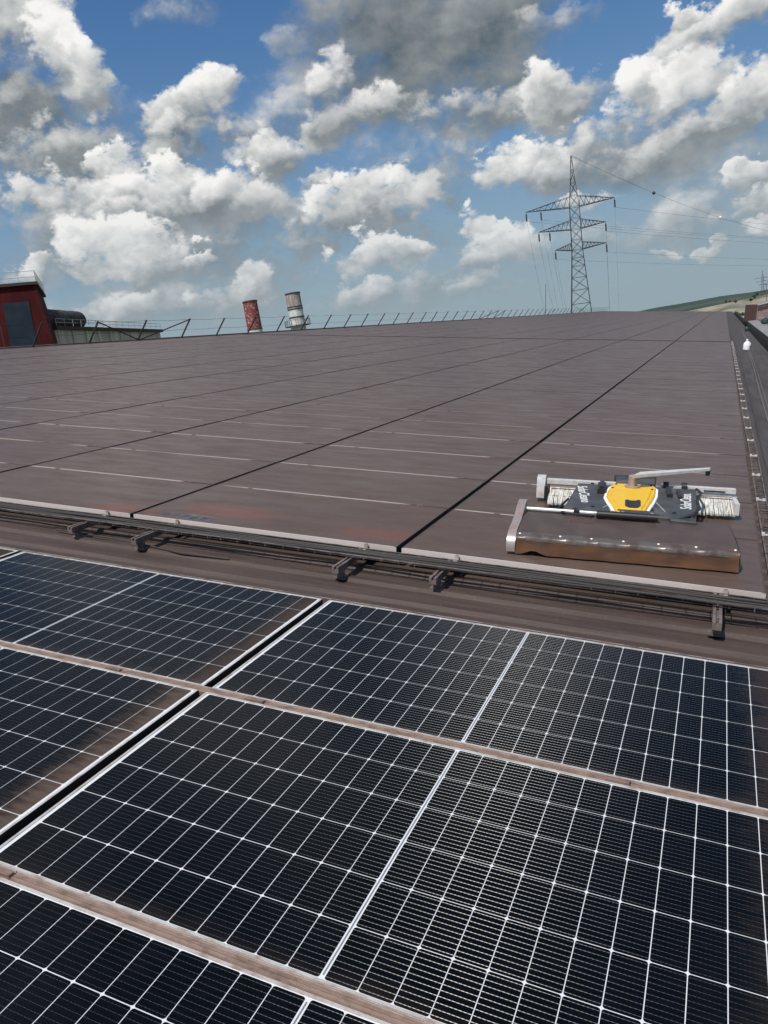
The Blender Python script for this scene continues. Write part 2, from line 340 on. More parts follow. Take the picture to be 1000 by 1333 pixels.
# frames of the dusty panels: bare metal shows in a broken line along the joints, silted up at the low corner
m_dframe = mat('dusty_frame', (.5, .47, .45), .5, .2); g = G(m_dframe)
lo_ = g.xyz(g.co('Object')); p = g.pos()
n1 = g.noise(g.v('MULTIPLY', p, (.8, .6, 1.0)), 1.6, 4, .55)
k = g.map(g.m('ADD', g.m('MULTIPLY', n1, .9), g.map(lo_[0], .70, 1.05, 0.0, .5)), .47, .68)
top = g.map(g.xyz(g.n('ShaderNodeNewGeometry').outputs['Normal'])[2], .5, .9)
k = g.m('MULTIPLY', k, g.m('MULTIPLY_ADD', g.map(g.xyz(p)[1], 2.26, 2.30, 0.0, .85), 1.0, .15))
edge = g.m('MULTIPLY', g.map(g.m('ABSOLUTE', lo_[0]), 1.110, 1.114), top)          # the short sides are silted over
far_ = g.map(g.xyz(p)[1], 4.0, 13.0, 0.0, 1.0)
k = g.m('MAXIMUM', g.m('MAXIMUM', k, edge), far_)
g.base(g.mix(k, g.mix(g.map(g.xyz(p)[1], 2.26, 2.30), (.64, .56, .52), (.46, .39, .36)), (.080, .054, .044)))
m_dclamp = dusty('dusty_clamp', (.17, .135, .12), (.1, .08, .07), .4, .6, 8)

m_deck = mat('roof_sheet', (.1, .08, .07), .7); g = G(m_deck); p = g.pos()
s1 = g.noise(g.v('MULTIPLY', p, (.5, 7.0, 3.0)), 2.2, 6, .6); s2 = g.noise(p, 1.3, 5, .6); s3 = g.noise(p, 40, 4, .6)
c = g.mix(g.map(s1, .35, .68), (.038, .024, .019), (.068, .045, .036)); c = g.mix(g.m('MULTIPLY', g.map(s2, .45, .7), .5), c, (.056, .034, .026))
c = g.mix(g.m('MULTIPLY', g.map(s3, .55, .8), .3), c, (.15, .125, .112)); g.base(c); g.bump(s3, .25, .004)

# ------------------------------------------------------------------ roof deck
def trapezoid_deck(x0, x1, y0, y1, zt, pitch=.25, h=.020, a=.03, b=.045):
    """ribs along x"""
    mb = MB(); ys = []; y = y0
    while y < y1:
        ys += [(y, zt-h), (y+pitch*.5-a-b*.5, zt-h), (y+pitch*.5-b*.5, zt), (y+pitch*.5+b*.5, zt), (y+pitch*.5+a+b*.5, zt-h)]; y += pitch
    ys.append((y, zt-h)); n = len(ys)
    return mb.add([(x0, a_, b_) for a_, b_ in ys] + [(x1, a_, b_) for a_, b_ in ys], [(i, n+i, n+i+1, i+1) for i in range(n-1)])
DECK = -0.135
deck = put('roof_deck', trapezoid_deck(-25.4, 2.42, -4.2, 40.0, DECK).mesh('roof_deck', m_deck)); tag(deck, kind='structure')
put('roof_deck_far', MB().quad((-25.4, 40.0, DECK-.01), (2.42, 40.0, DECK-.01), (2.42, 194.0, DECK-.01), (-25.4, 194.0, DECK-.01)).mesh('rdf', m_deck), deck)
put('roof_edge', MB().box(-25.6, 2.45, 194.0, 194.3, -1.2, -.03).box(-25.75, -25.4, -4.2, 194.3, -1.2, -.02).mesh('re', m_deck), deck)
# overlapping sheet laps and dried tide lines of mud show as thin pale seams on the bare strip
m_seam = dusty('pale_seam', (.30, .26, .235), (.11, .085, .075), .44, .60, 4.0, .6, 0, (1.4, 1, 1))
for i, (yy, xa, xb) in enumerate([(1.505, -6.0, 2.3), (1.305, -1.2, 2.3)]):
    put('sheet_lap', MB().box(xa, xb, yy, yy+.006, DECK-.0005, DECK+.0025).mesh('lap', m_seam), deck)

m_walk = mat('walkway_felt', (.05, .043, .04), .85); g = G(m_walk); p = g.pos()
n = g.noise(g.v('MULTIPLY', p, (5, .5, 1)), 1.2, 6, .65); g.base(g.mix(g.map(n, .36, .66), (.030, .025, .0235), (.062, .052, .048))); g.bump(g.noise(p, 9, 5, .6), .4, .02)
wk = put('walkway', MB().box(1.30, 2.40, 1.9, 193.8, DECK-.012, DECK+.004).mesh('walkway', m_walk)); tag(wk, kind='structure')
# ------------------------------------------------------------------ near array: clean panels
PW, PH = 2.278, 1.134
PX, PY = .0925, .18545
ROWP, COLP = 1.1737, 2.318
def frame_mesh(name, w, h, lip, zt, zb, mt, lipx=None):
    lx = lipx or lip
    mb = MB().box(-w/2, w/2, -h/2, -h/2+lip, zb, zt).box(-w/2, w/2, h/2-lip, h/2, zb, zt)\
        .box(-w/2, -w/2+lx, -h/2+lip, h/2-lip, zb, zt).box(w/2-lx, w/2, -h/2+lip, h/2-lip, zb, zt)
    for k, f in enumerate(mb.f):                                      # outer flanks get the near-black colour that paints in joint shade
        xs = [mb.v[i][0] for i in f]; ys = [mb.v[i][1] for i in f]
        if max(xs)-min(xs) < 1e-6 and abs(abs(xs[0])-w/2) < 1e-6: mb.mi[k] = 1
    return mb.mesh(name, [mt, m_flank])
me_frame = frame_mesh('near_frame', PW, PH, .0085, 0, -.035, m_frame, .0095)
me_back = MB().quad((-PW/2+.009, -PH/2+.008, -.0030), (PW/2-.009, -PH/2+.008, -.0030), (PW/2-.009, PH/2-.008, -.0030), (-PW/2+.009, PH/2-.008, -.0030)).mesh('backsheet', m_back)
cw, ch, cc = .0897/2, .1826/2, .0065
poly = [(-cw+cc,-ch),(cw-cc,-ch),(cw-cc*.3,-ch+cc*.3),(cw,-ch+cc),(cw,ch-cc),(cw-cc*.3,ch-cc*.3),(cw-cc,ch),(-cw+cc,ch),(-cw+cc*.3,ch-cc*.3),(-cw,ch-cc),(-cw,-ch+cc),(-cw+cc*.3,-ch+cc*.3)]
me_cell = MB().add([(x, y, 0) for x, y in poly], [tuple(range(12))]).mesh('cell', m_cell)
uv = me_cell.uv_layers.new(name='UVMap')
for lp in me_cell.loops:
    c = me_cell.vertices[lp.vertex_index].co; uv.data[lp.index].uv = (c.y*5+.5, c.x*5+.5)
me_ribbon = MB().box(-.0022, .0022, -3*PY+.012, 3*PY-.012, -.0030, -.0020).mesh('ribbon', m_ribbon)
ROWNAME = {1: 'top row against the bare roof strip', 0: 'middle row', -1: 'row below the middle one'}
near_labels = {
 (0, 0): 'clean dark solar panel seen whole, between two dusty brown channels',
 (0, 1): 'clean dark solar panel in top row, its far edge facing the cleaning machine',
 (0, -1): 'clean dark solar panel below the channel with the notched splice',
 (-1, 0): 'clean solar panel with brown silt along its right edge, middle row',
 (-1, 1): 'clean solar panel with brown silted right edge, top row at the bare strip',
 (-2, 1): 'sliver of clean solar panel past the silted top row panel',
}
for (ci, ri), lab in near_labels.items():
    root = put('solar_panel', None, None, (ci*COLP - (.002 if ci else 0), ri*ROWP - 3*PY, 0))
    tag(root, lab, 'solar panel', 'clean panels of the near array')
    put('frame', me_frame, root); put('backsheet', me_back, root)
    put('ribbon', me_ribbon, root)
    dirt = {(-1,0): 1.0, (-1,1): .55, (0,1): .30, (0,0): .25, (-2,1): .6, (0,-1): .2}[(ci,ri)]
    for i in range(24):
        x = (i-11.5)*PX + (.0061 if i >= 12 else -.0061)
        for j in range(6):
            y = (j-2.5)*PY
            o = put('cell', me_cell, root, (x, y, -.0022))
            o.color = (x/4+.5, y/4+.5, dirt, random.random())
# channels between the rows, with a splice and small clamps
def channel(name, x0, x1, yc, label, joints):
    root = put(name, None, None, (0, yc, 0)); tag(root, label, 'rail', 'rails between the near panel rows')
    prof = [(-.0185,-.06),(.0185,-.06),(.0185,-.001),(.0165,.0005),(.012,-.003),(.002,-.004),(-.001,-.0025),(-.009,-.004),(-.0165,-.003),(-.0185,-.005)]
    cuts = [x0] + [j for j in joints] + [x1]
    for a, b in zip(cuts[:-1], cuts[1:]):
        put('channel', MB().profile_x(prof, a+.0015, b-.0015).mesh('channel', m_rail), root)
        put('lip', MB().box(a+.0015, b-.0015, .0140, .0175, .0006, .0016).mesh('lip', m_rail_lip), root)
    for j in joints:
        put('splice', MB().box(j-.085, j-.004, -.010, .008, -.0035, .0035).mesh('splice', m_rail), root)
    return root
gapc = -3*PY - (PH/2+.02)  # centre of the channel below the middle row, relative to y = 0 top of its cells
channel('mounting_channel', -4.6, 1.155, gapc, 'brown dusty channel below the fully visible panel, with a notched splice', [-1.0])
channel('mounting_channel', -4.6, 1.155, gapc + ROWP, 'brown dusty channel along the top edge of the fully visible panel', [-1.62, -.86, .62])
for xx in (-4.1, -2.85, -1.75, -.45, .45):
    put('support_rail', MB().box(-.02, .02, -3.2, 1.20, DECK+.001, -.061).mesh('support', m_dark_rail), deck, (xx, 0, 0))

# ------------------------------------------------------------------ far array: dust-covered panels
FP, FROW0, FROWP = 2.300, 2.245, 1.146
NC = 11
XL = [-1.130 - FP*i for i in range(NC)]         # left edge of each column, from the right
rows = [FROW0 + FROWP*i for i in range(29)] + [FROW0 + FROWP*29 + .70 + FROWP*i for i in range(136)]
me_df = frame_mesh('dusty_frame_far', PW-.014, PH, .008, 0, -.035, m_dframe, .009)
me_dg = MB().quad((-PW/2+.0135, -PH/2+.0075, -.0018), (PW/2-.0135, -PH/2+.0075, -.0018), (PW/2-.0135, PH/2-.0075, -.0018), (-PW/2+.0135, PH/2-.0075, -.0018)).mesh('dusty_glass_far', m_dglass)
me_dg2 = me_dg.copy(); me_dg2.materials[0] = m_dglass_spot
me_clamp = MB().box(-.024, .024, -.014, .014, -.004, .0035).box(-.006, .006, -.006, .006, .0035, .008).mesh('clamp', m_dclamp)
cl = camo.matrix_world.inverted()
def proj_area(x, y):
    q = []
    for dx, dy in ((0,0),(PW,0),(PW,PH),(0,PH)):
        c = cl @ (T @ Vector((x+dx, y+dy, 0)))
        if c.z > -.2: return 0
        q.append((max(-.55, min(.55, c.x/-c.z)), c.y/-c.z))
    return abs(sum(q[i][0]*q[(i+1)%4][1]-q[(i+1)%4][0]*q[i][1] for i in range(4)))/2
cells_ = sorted(((proj_area(x, y), x, y, ci, ri) for ci, x in enumerate(XL) for ri, y in enumerate(rows)), reverse=True)
near_set = [c for c in cells_ if c[0] > 0][:298]; rest = [c for c in cells_ if c not in set(near_set) and c[0] > 0 or (c[4] > 3 and c not in set(near_set))]
def ordn(n): return {1:'first',2:'second',3:'third',4:'fourth',5:'fifth',6:'sixth',7:'seventh',8:'eighth',9:'ninth',10:'tenth',11:'eleventh',12:'twelfth'}.get(n, '%d%s' % (n, {1:'st',2:'nd',3:'rd'}.get(n % 10, 'th') if n//10 != 1 else 'th'))
special = {(0,0): 'dusty solar panel lying under the brown skirt of the cleaning machine', (0,1): 'dusty solar panel under the grey body of the cleaning machine',
           (1,0): 'dusty solar panel with a wiped blue patch and rust stains at its front edge', (2,0): 'dusty solar panel with a rusty corner beside the wiped blue patch'}
for (_, x, y, ci, ri) in near_set:
    root = put('solar_panel', None, None, (x+PW/2+random.uniform(-.003,.003), y+PH/2, random.uniform(-.0015,.0015)))
    tag(root, special.get((ci,ri), 'dusty brown solar panel, %s row beyond the bare strip, %s from the cable ladder' % (ordn(ri+1), ordn(ci+1))), 'solar panel', 'dust-covered panels of the far array')
    put('frame', me_df, root)
    put('glass', me_dg2 if (ci,ri) in ((1,0),(2,0)) else me_dg, root)
    if y < 9.5 and ri > 0:
        for fx in (.375, 2.02): put('clamp', me_clamp, root, (fx-PW/2, -PH/2-.006, 0))
if rest:
    mb = MB(); mf = MB(); l = .011
    for (_, x, y, ci, ri) in rest:
        x += .007; PWf = PW-.014
        mb.cur = 0; mb.quad((x+l,y+l,-.0018),(x+PWf-l,y+l,-.0018),(x+PWf-l,y+PH-l,-.0018),(x+l,y+PH-l,-.0018)); mb.cur = 1
        for (a,b,c,d) in ((x,x+PWf,y,y+l),(x,x+PWf,y+PH-l,y+PH),(x,x+l,y+l,y+PH-l),(x+PWf-l,x+PWf,y+l,y+PH-l)):
            mb.quad((a,c,0),(b,c,0),(b,d,0),(a,d,0))
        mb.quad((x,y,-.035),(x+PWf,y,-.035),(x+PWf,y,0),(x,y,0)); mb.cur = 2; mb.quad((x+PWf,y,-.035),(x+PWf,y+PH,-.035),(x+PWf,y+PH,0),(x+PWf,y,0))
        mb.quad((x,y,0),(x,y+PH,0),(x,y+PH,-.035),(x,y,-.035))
    o = put('distant_solar_panels', mb.mesh('distant_panels', [m_dglass, m_dframe, m_flank]))
    tag(o, 'distant rows of dusty brown solar panels running to the end of the roof', 'solar panels', None, 'stuff')

m_gap_shade = mat('gap_shade', (.014, .012, .012), .9)  # added black strips: shade in the cross gap, painted as a dark sheet
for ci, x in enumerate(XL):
    o = put('gap_shade', MB().box(x+.02, x+2.27, 35.52, 36.10, -.034, -.012).mesh('gap_shade', m_gap_shade))
    tag(o, 'black strip standing in for shade in the cross gap that splits the dusty array', 'mat', 'shade strips in the cross gap of the far array')
# mounting rails below the far array; their ends stick out over the bare strip
prof = [(-.024,-.036),(-.024,-.080),(.024,-.080),(.024,-.036),(.007,-.036),(.007,-.056),(-.007,-.056),(-.007,-.036)]
k = 0
for ci, x in enumerate(XL):
    for fx in (.375, 2.02):
        y0 = 1.80 + (.05 if (ci*2+int(fx)) % 3 == 0 else 0) - (.03 if ci == 0 and fx > 1 else 0)
        lab = {(0,2): 'twin-slot rail end sticking out before the low end of the machine skirt', (0,0): 'dark rail end sticking out just past the wide black panel joint, before the machine skirt',
               (1,2): 'dark rail end sticking out between the front row joint and the rust stain', (1,0): 'dark rail end sticking out beneath the wiped blue patch',
               (2,2): 'dark rail end sticking out beneath the rusty panel corner'}.get((ci, int(fx)))
        vis = lab is not None
        if vis:
            root = put('mounting_rail', None, None, (x+fx, 0, 0)); tag(root, lab, 'rail', 'mounting rails under the far array')
            put('rail', MB().profile_y(prof, y0, 193.5).mesh('rail', m_dark_rail), root)
        else:
            root = put('mounting_rail', MB().profile_y(prof, y0, 193.5).mesh('rail', m_dark_rail), deck, (x+fx, 0, 0))
        if vis:
            f = put('foot', MB().box(-.022,.022,y0+.06,y0+.10,DECK-.001,-.0805).box(-.04,.04,y0+.05,y0+.13,DECK-.001,DECK+.006).mesh('foot', m_dark_rail), root)
            put('bolt', MB().lathe([(.006,-.036),(.009,-.033),(.009,-.026),(.004,-.024)], 8, (0, y0+.05)).mesh('bolt', m_tray), root)
        for yy in (30.0, 80.0, 130.0, 185.0): put('foot', MB().box(-.022,.022,yy,yy+.04,DECK-.028,-.0805).mesh('foot', m_dark_rail), root)

# wire-mesh cable tray along the front of the far array, lying on the rail ends
tray = put('cable_tray', None); tag(tray, 'wire mesh cable tray along the front edge of the dusty panels', 'cable tray')
X0, X1 = -7.6, 1.62
def wav(x, a, ph): return a*math.sin(x*1.7+ph) + a*.6*math.sin(x*4.3+ph*2)
for (yy, zz, r) in ((2.175,-.012,.0035),(2.175,-.033,.003),(2.125,-.0335,.003),(2.075,-.0335,.003),(2.02,-.0335,.003),(2.005,-.012,.0045)):
    put('long_wire', MB().tube([(x, yy+wav(x,.004,yy*9), zz+wav(x,.002,zz*80)) for x in np.linspace(X0, X1, 30)], r, 5).mesh('long_wire', m_tray), tray)
me_cw = MB().tube([(0,2.178,-.008),(0,2.178,-.0315),(0,2.003,-.0315),(0,2.003,-.006)], .0028, 5).mesh('cross_wire', m_tray)
for i, x in enumerate(np.arange(X0+.05, X1, .125)): put('cross_wire', me_cw, tray, (x+random.uniform(-.01,.01), random.uniform(-.003,.003), 0))
me_clip = MB().box(-.012,.012,2.15,2.235,-.034,-.026).box(-.012,.012,2.225,2.235,-.034,.002).box(-.005,.005,2.222,2.24,.002,.007).mesh('tray_clip', m_rail_lip)
for x in (-5.3,-3.72,-3.03,-1.42,-.757,.89): put('clip', me_clip, tray, (x+.04, 0, 0))
for i, (yy, zz, r, ph) in enumerate(((2.15,-.022,.008,0),(2.13,-.021,.008,1.3),(2.10,-.022,.0075,2.2),(2.06,-.021,.008,4.0),(2.035,-.022,.007,.5))):
    cab = put('power_cable', MB().tube([(x, yy+wav(x,.009,ph), zz+abs(wav(x,.004,ph*2))) for x in np.linspace(X0+.1, X1-.03*i, 70)], r, 6).mesh('power_cable', m_cable))
    tag(cab, 'dark power cable lying in the wire mesh tray before the dusty panels', 'cable', 'cables in the front tray')
for i, (pts, lab) in enumerate((([(1.20,2.02,-.01),(1.0,2.0,-.01),(.6,1.985,.0),(.1,1.975,-.005),(-.5,1.985,-.012),(-.9,1.998,-.014)], 'cable sagging over the front rim of the mesh tray below the cleaning machine'),
                                ([(-2.3,1.90,DECK+.008),(-2.7,1.88,DECK+.008),(-3.0,1.93,DECK+.008),(-3.4,1.98,DECK+.008),(-4.0,2.0,DECK+.008)], 'loose cable curving on the roof sheet beside the high rail end'))):
    tag(put('loose_cable', MB().tube(pts, .0065, 6).mesh('loose_cable', m_cable)), lab, 'cable')

# ------------------------------------------------------------------ cable ladder on the low side, with clips
lad = put('cable_ladder', None); tag(lad, 'narrow cable ladder with pale clips along the low edge of the panels', 'cable ladder')
for xx in (1.175, 1.25):
    put('side_rail', MB().tube([(xx+.004*math.sin(y*1.1), y, .006) for y in np.linspace(2.3, 36, 60)], .006, 5).mesh('side_rail', m_tray), lad)
mb = MB()
for y in np.arange(2.32, 36, .085): mb.tube([(1.172,y,.010),(1.254,y+.004,.010)], .004, 4)
for y in np.arange(2.6, 36, 1.6): mb.tube([(1.21,y,.006),(1.21,y,DECK)], .008, 5)
o = put('rungs', mb.mesh('rungs', m_tray), lad); o['kind'] = 'stuff'
m_clipw = mat('bright_clip', (.72, .70, .68), .4, .3)
me_c = MB().box(-.032,-.012,-.013,.013,.012,.032).box(.016,.040,-.012,.012,.010,.030).box(-.012,.016,-.006,.006,.012,.022).mesh('clip_far', m_clipw)
for i in range(32):
    y = 3.52 + 1.075*i
    if y < 36: put('clip', me_c, lad, (1.20+random.uniform(-.006,.006), y+random.uniform(-.03,.03), 0), random.uniform(-.15,.15))
for i, (xa, xb, r) in enumerate(((1.47,1.96,.011),(1.53,2.02,.008),(1.36,1.40,.006))):
    tag(put('rope', MB().tube([(xa+(xb-xa)*(y-3)/47+.009*math.sin(y*.35+i), y, DECK+r+.006) for y in np.linspace(3, 60-12*i, 60)], r, 6).mesh('rope', m_tray if i < 2 else m_cable)),
        ('thick pale rope lying along the low walkway', 'thin pale rope beside the thick one on the low walkway', 'dark cable lying on the low walkway next to the ladder')[i], 'rope')
m_plastic = mat('white_plastic', (.82, .82, .80), .4)
jug = put('jug', smooth_by_angle(MB().lathe([(.10,0),(.125,.02),(.128,.16),(.122,.24),(.085,.30),(.04,.335),(.035,.37),(.035,.385)], 18).mesh('jug', m_plastic)), None, (1.70, 31.6, DECK+.004))
tag(jug, 'white plastic jug standing on the low walkway of the roof', 'jug')
put('cap', MB().lathe([(.042,.386),(.042,.42),(.03,.425)], 14).mesh('cap', m_plastic), jug)
put('handle', MB().tube([(.03,-.04,.33),(.10,-.10,.30),(.13,-.115,.22),(.10,-.09,.16)], .016, 7).mesh('handle', m_plastic), jug)
m_green = mat('green_plastic', (.012, .045, .034), .45)
gb = put('watering_can', smooth_by_angle(MB().lathe([(.11,0),(.12,.02),(.12,.2),(.08,.26),(.035,.3),(.035,.36)], 14).mesh('gb', m_green)), None, (2.25, 55.5, DECK+.004))
tag(gb, 'small green can on the walkway beyond the white jug', 'can'); put('cap', MB().lathe([(.04,.361),(.04,.4)], 10).mesh('gbc', m_black), gb)

# ------------------------------------------------------------------ cleaning machine
m_rbrown = dusty('dusty_cover', (.062, .043, .037), (.085, .058, .048), .38, .68, 6.0, .55, 0)
m_flap = mat('translucent_flap', (.17, .075, .022), .30, 0, .6); g = G(m_flap)
fn = g.noise(g.v('MULTIPLY', g.co('Object'), (2.2, 1, 9)), 2.0, 5, .6); g.base(g.mix(g.map(fn, .35, .7), (.060, .026, .011), (.120, .050, .015)))
m_strip = dusty('steel_strip', (.20, .175, .155), (.070, .048, .038), .36, .60, 9.0, .38, .6)
m_alu = dusty('bright_aluminium', (.72, .70, .67), (.42, .37, .33), .42, .70, 12.0, .35, .35)
m_alu_pink = dusty('dusty_aluminium', (.42, .35, .32), (.24, .17, .145), .42, .68, 11.0, .35, .45)
m_grey = dusty('grey_housing', (.040, .042, .045), (.095, .085, .078), .42, .72, 7.0, .5, 0)
m_yel = dusty('yellow_hood', (.72, .43, .012), (.50, .30, .03), .5, .8, 9.0, .38, 0)
m_white = mat('white_trim', (.8, .79, .76), .45)
m_blackm = mat('black_metal', (.015, .014, .014), .45)
m_brist = mat('white_bristles', (.78, .77, .72), .7); g = G(m_brist)
bn = g.noise(g.v('MULTIPLY', g.co('Object'), (60, 3, 3)), 4.0, 3, .6); g.base(g.mix(g.map(bn, .42, .62), (.66, .64, .59), (.26, .24, .215)))
rob = put('cleaning_machine', None, None, (.31, 2.50, 0), R(6.5))
tag(rob, 'panel cleaning machine with yellow hood, white brushes and a brown front skirt', 'cleaning machine')
def rp(name, mb, m, parent=rob, smooth=False):
    me = mb.mesh(name, m)
    if smooth: smooth_by_angle(me)
    return put(name, me, parent)
# front brush guard: curved cover, steel strip, hanging flap
cov = [(.60,.150),(.45,.156),(.25,.150),(.08,.136),(.012,.124),(.012,.118),(.08,.130),(.25,.144),(.45,.150),(.60,.144)]
cover = rp('front_cover', MB().profile_x(cov, -.685, .69), m_rbrown, smooth=True)
SCREWS = (-.665,-.40,-.20,.0,.215,.44,.67)
sp = [(.060,.1345),(.020,.1280),(.002,.1215),(-.006,.110),(-.006,.094),(-.002,.094),(-.002,.109),(.005,.1185),(.022,.1245),(.061,.1315)]
stm = MB(); us = np.linspace(-.688, .692, 84); vs_ = []
for u in us:
    dmin = min(abs(u-q_) for q_ in SCREWS); bl = .0055*(1-math.exp(-(dmin/.045)**2))
    vs_ += [(u, y_ - bl*(.3 if z_ > .125 else 1.0), z_ + bl*(.9 if z_ > .115 else .2)) for y_, z_ in sp]
n_ = len(sp); stm.add(vs_, [(a*n_+i, a*n_+(i+1)%n_, (a+1)*n_+(i+1)%n_, (a+1)*n_+i) for a in range(len(us)-1) for i in range(n_)] + [tuple(range(n_-1,-1,-1)), tuple(range((len(us)-1)*n_, len(us)*n_))])
rp('steel_strip', stm, m_strip, cover, True)
for u in SCREWS:
    rp('screw', MB().lathe([(.008,0),(.008,.003),(.004,.0055)], 8), m_white, cover).matrix_basis = Matrix.Translation((u, .040, .1305)) @ Matrix.Rotation(R(14), 4, 'X')
fl = MB(); nx = 40; top = []; bot = []
for i in range(nx+1):
    u = -.685 + 1.375*i/nx; w = .0025*math.sin(i*.9)+.0015*math.sin(i*2.3)
    notch = .026 if 3 <= i <= 4 else (.012 if i in (2,5) else 0)
    top.append((u, -.004, .112)); bot.append((u, -.028+w*1.2, .010+notch))
fl.add(top+bot, [(i, nx+1+i, nx+2+i, i+1) for i in range(nx)])
fl.add([(x, y+.004, z) for x, y, z in top+bot], [(i, i+1, nx+2+i, nx+1+i) for i in range(nx)])
rp('skirt', fl, m_flap, smooth=True)
rp('end_plate', MB().profile_x([(.60,.012),(.60,.143),(.25,.143),(.03,.116),(-.012,.03),(.02,.012)], .692, .700), m_blackm)
# pinkish end cap on the high side: an arm curving from the bar down to the front
arc = [(.665,.165),(.665,.215),(.60,.222),(.50,.205),(.40,.175),(.28,.155),(.14,.150),(.04,.138),(-.01,.11),(-.03,.06),(-.025,.02),(.06,.02),(.12,.06),(.25,.085),(.40,.110),(.52,.14)]
rp('end_cap', MB().profile_x(arc, -.745, -.688), m_alu_pink, smooth=True)
rp('brush_roll', MB().tube([(-.66,.26,.075),(.66,.26,.075)], .064, 14), m_brist)
bar = rp('tie_bar', MB().tube([(-.69,.565,.172),(-.07,.545,.176)], .013, 8), m_alu, smooth=True)
rp('joint', MB().tube([(-.085,.545,.176),(-.045,.545,.176)], .026, 10).tube([(-.075,.545,.15),(-.075,.545,.2)], .014, 8), m_alu_pink, bar, True)
rp('support', MB().box(-.345,-.305,.53,.575,.15,.188), m_blackm, bar)
drv = rp('drive_box', MB().box(-.03,.205,.515,.60,.14,.205), m_grey)
for u in (-.01, .185): rp('bracket', MB().box(u-.012,u+.012,.500,.515,.15,.215), m_alu_pink, drv)
rp('roller', MB().tube([(-.185,.475,.19),(.225,.475,.19)], [.026,.026], 12), m_blackm, drv, True)
# body: two tilted side plates, yellow hood between
zb = .165
def plate(poly, name='side_plate'):
    return rp(name, MB().prism(poly, zb-.02, zb+.012, .006), m_grey)
pl = plate([(-.43,.55),(-.20,.545),(-.20,.51),(-.13,.51),(-.05,1.05),(-.085,1.50),(-.36,1.50)])
pr = plate([(.475,.49),(.56,1.54),(.245,1.50),(.19,1.0),(.22,.565),(.30,.56),(.31,.50)])
rp('chassis', MB().box(-.33,.42,.60,1.52,.045,.144).box(-.40,.44,.66,.78,.02,.1), m_blackm)
for sx in (-.36, .40):
    for vv in (.72, 1.38):
        w = rp('wheel', MB().tube([(sx-.03,vv,.058),(sx+.03,vv,.058)], .055, 14), m_black, smooth=True)
rp('handle', MB().box(-.20,-.135,1.16,1.42,zb+.012,zb+.05).box(-.185,-.15,1.19,1.39,zb+.05,zb+.066), m_blackm, pl)
rp('handle', MB().box(.32,.36,1.18,1.42,zb+.012,zb+.04).box(.40,.43,1.16,1.40,zb+.012,zb+.03), m_blackm, pr)
for (a, b) in (((-.145,.72),(-.075,.92)), ((.235,.98),(.285,.72))):
    rp('seam', MB().tube([(a[0],a[1],zb+.0135),(b[0],b[1],zb+.0135)], .0025, 5), m_alu, pl if a[0] < 0 else pr)
for (u, v_, pp_) in ((-.22,.73,pl),(.345,.70,pr),(-.34,.62,pl),(.44,.60,pr)): rp('knob', MB().lathe([(.012,zb+.012),(.012,zb+.018),(.006,zb+.02)], 10, (u, v_)), m_blackm, pp_)
def hoodpoly(k=0.0): return [(-.055-k,.545),(.136+k,.560),(.165+k,.74),(.200+k,.93),(.232+k,1.15),(.246+k,1.40),(.236,1.50),(-.080,1.49),(-.098-k,1.38),(-.122-k,1.18),(-.128-k,1.02),(-.105-k,.86),(-.075-k,.70)]
rp('hood_trim', MB().prism(hoodpoly(.020), zb-.01, zb+.020, .004), m_white)
hood = rp('hood', MB().prism(hoodpoly(.0), zb+.0, zb+.034, .010), m_yel)
emb = [(.060+(a-.078)*.80, .775+(b-.78)*1.25) for a, b in [(.012,.72),(.012,.86),(.030,.885),(.060,.862),(.105,.865),(.135,.895),(.152,.87),(.148,.74),(.118,.685),(.048,.680)]]
rp('hood_panel', MB().prism([(-.03,.63),(.118,.64),(.150,.80),(.172,.96),(.195,1.14),(.205,1.24),(-.085,1.235),(-.095,1.08),(-.075,.88),(-.05,.74)], zb+.033, zb+.041, .005), m_yel, hood)
for (u, v_) in ((-.085,1.30),(.215,1.32),(-.06,1.44),(.21,1.45),(-.035,.59),(.115,.595)): rp('bolt', MB().lathe([(.010,zb+.033),(.010,zb+.039),(.005,zb+.041)], 8, (u, v_)), m_blackm, hood)
rp('emblem', MB().prism(emb, zb+.040, zb+.0425), m_blackm, hood)
piv = rp('pivot', MB().lathe([(.058,zb+.034),(.058,zb+.046),(.034,zb+.05),(.034,zb+.125),(.026,zb+.132)], 18, (.065,1.37)), m_alu_pink, hood, True)
arm = rp('arm', MB().add([(.06,1.30,.285),(.12,1.46,.285),(.675,1.760,.300),(.665,1.700,.300),(.06,1.30,.31),(.12,1.46,.31),(.675,1.760,.318),(.665,1.700,.318)],
     [(0,1,2,3),(7,6,5,4),(0,4,5,1),(1,5,6,2),(2,6,7,3),(3,7,4,0)]), m_alu)
rp('tip', MB().lathe([(.012,.255),(.018,.26),(.018,.30)], 10, (.655,1.72)), m_blackm, arm)
rp('rear_box', MB().box(-.06,.25,1.54,1.80,.06,.19).box(-.075,.265,1.795,1.815,.05,.205), m_grey)
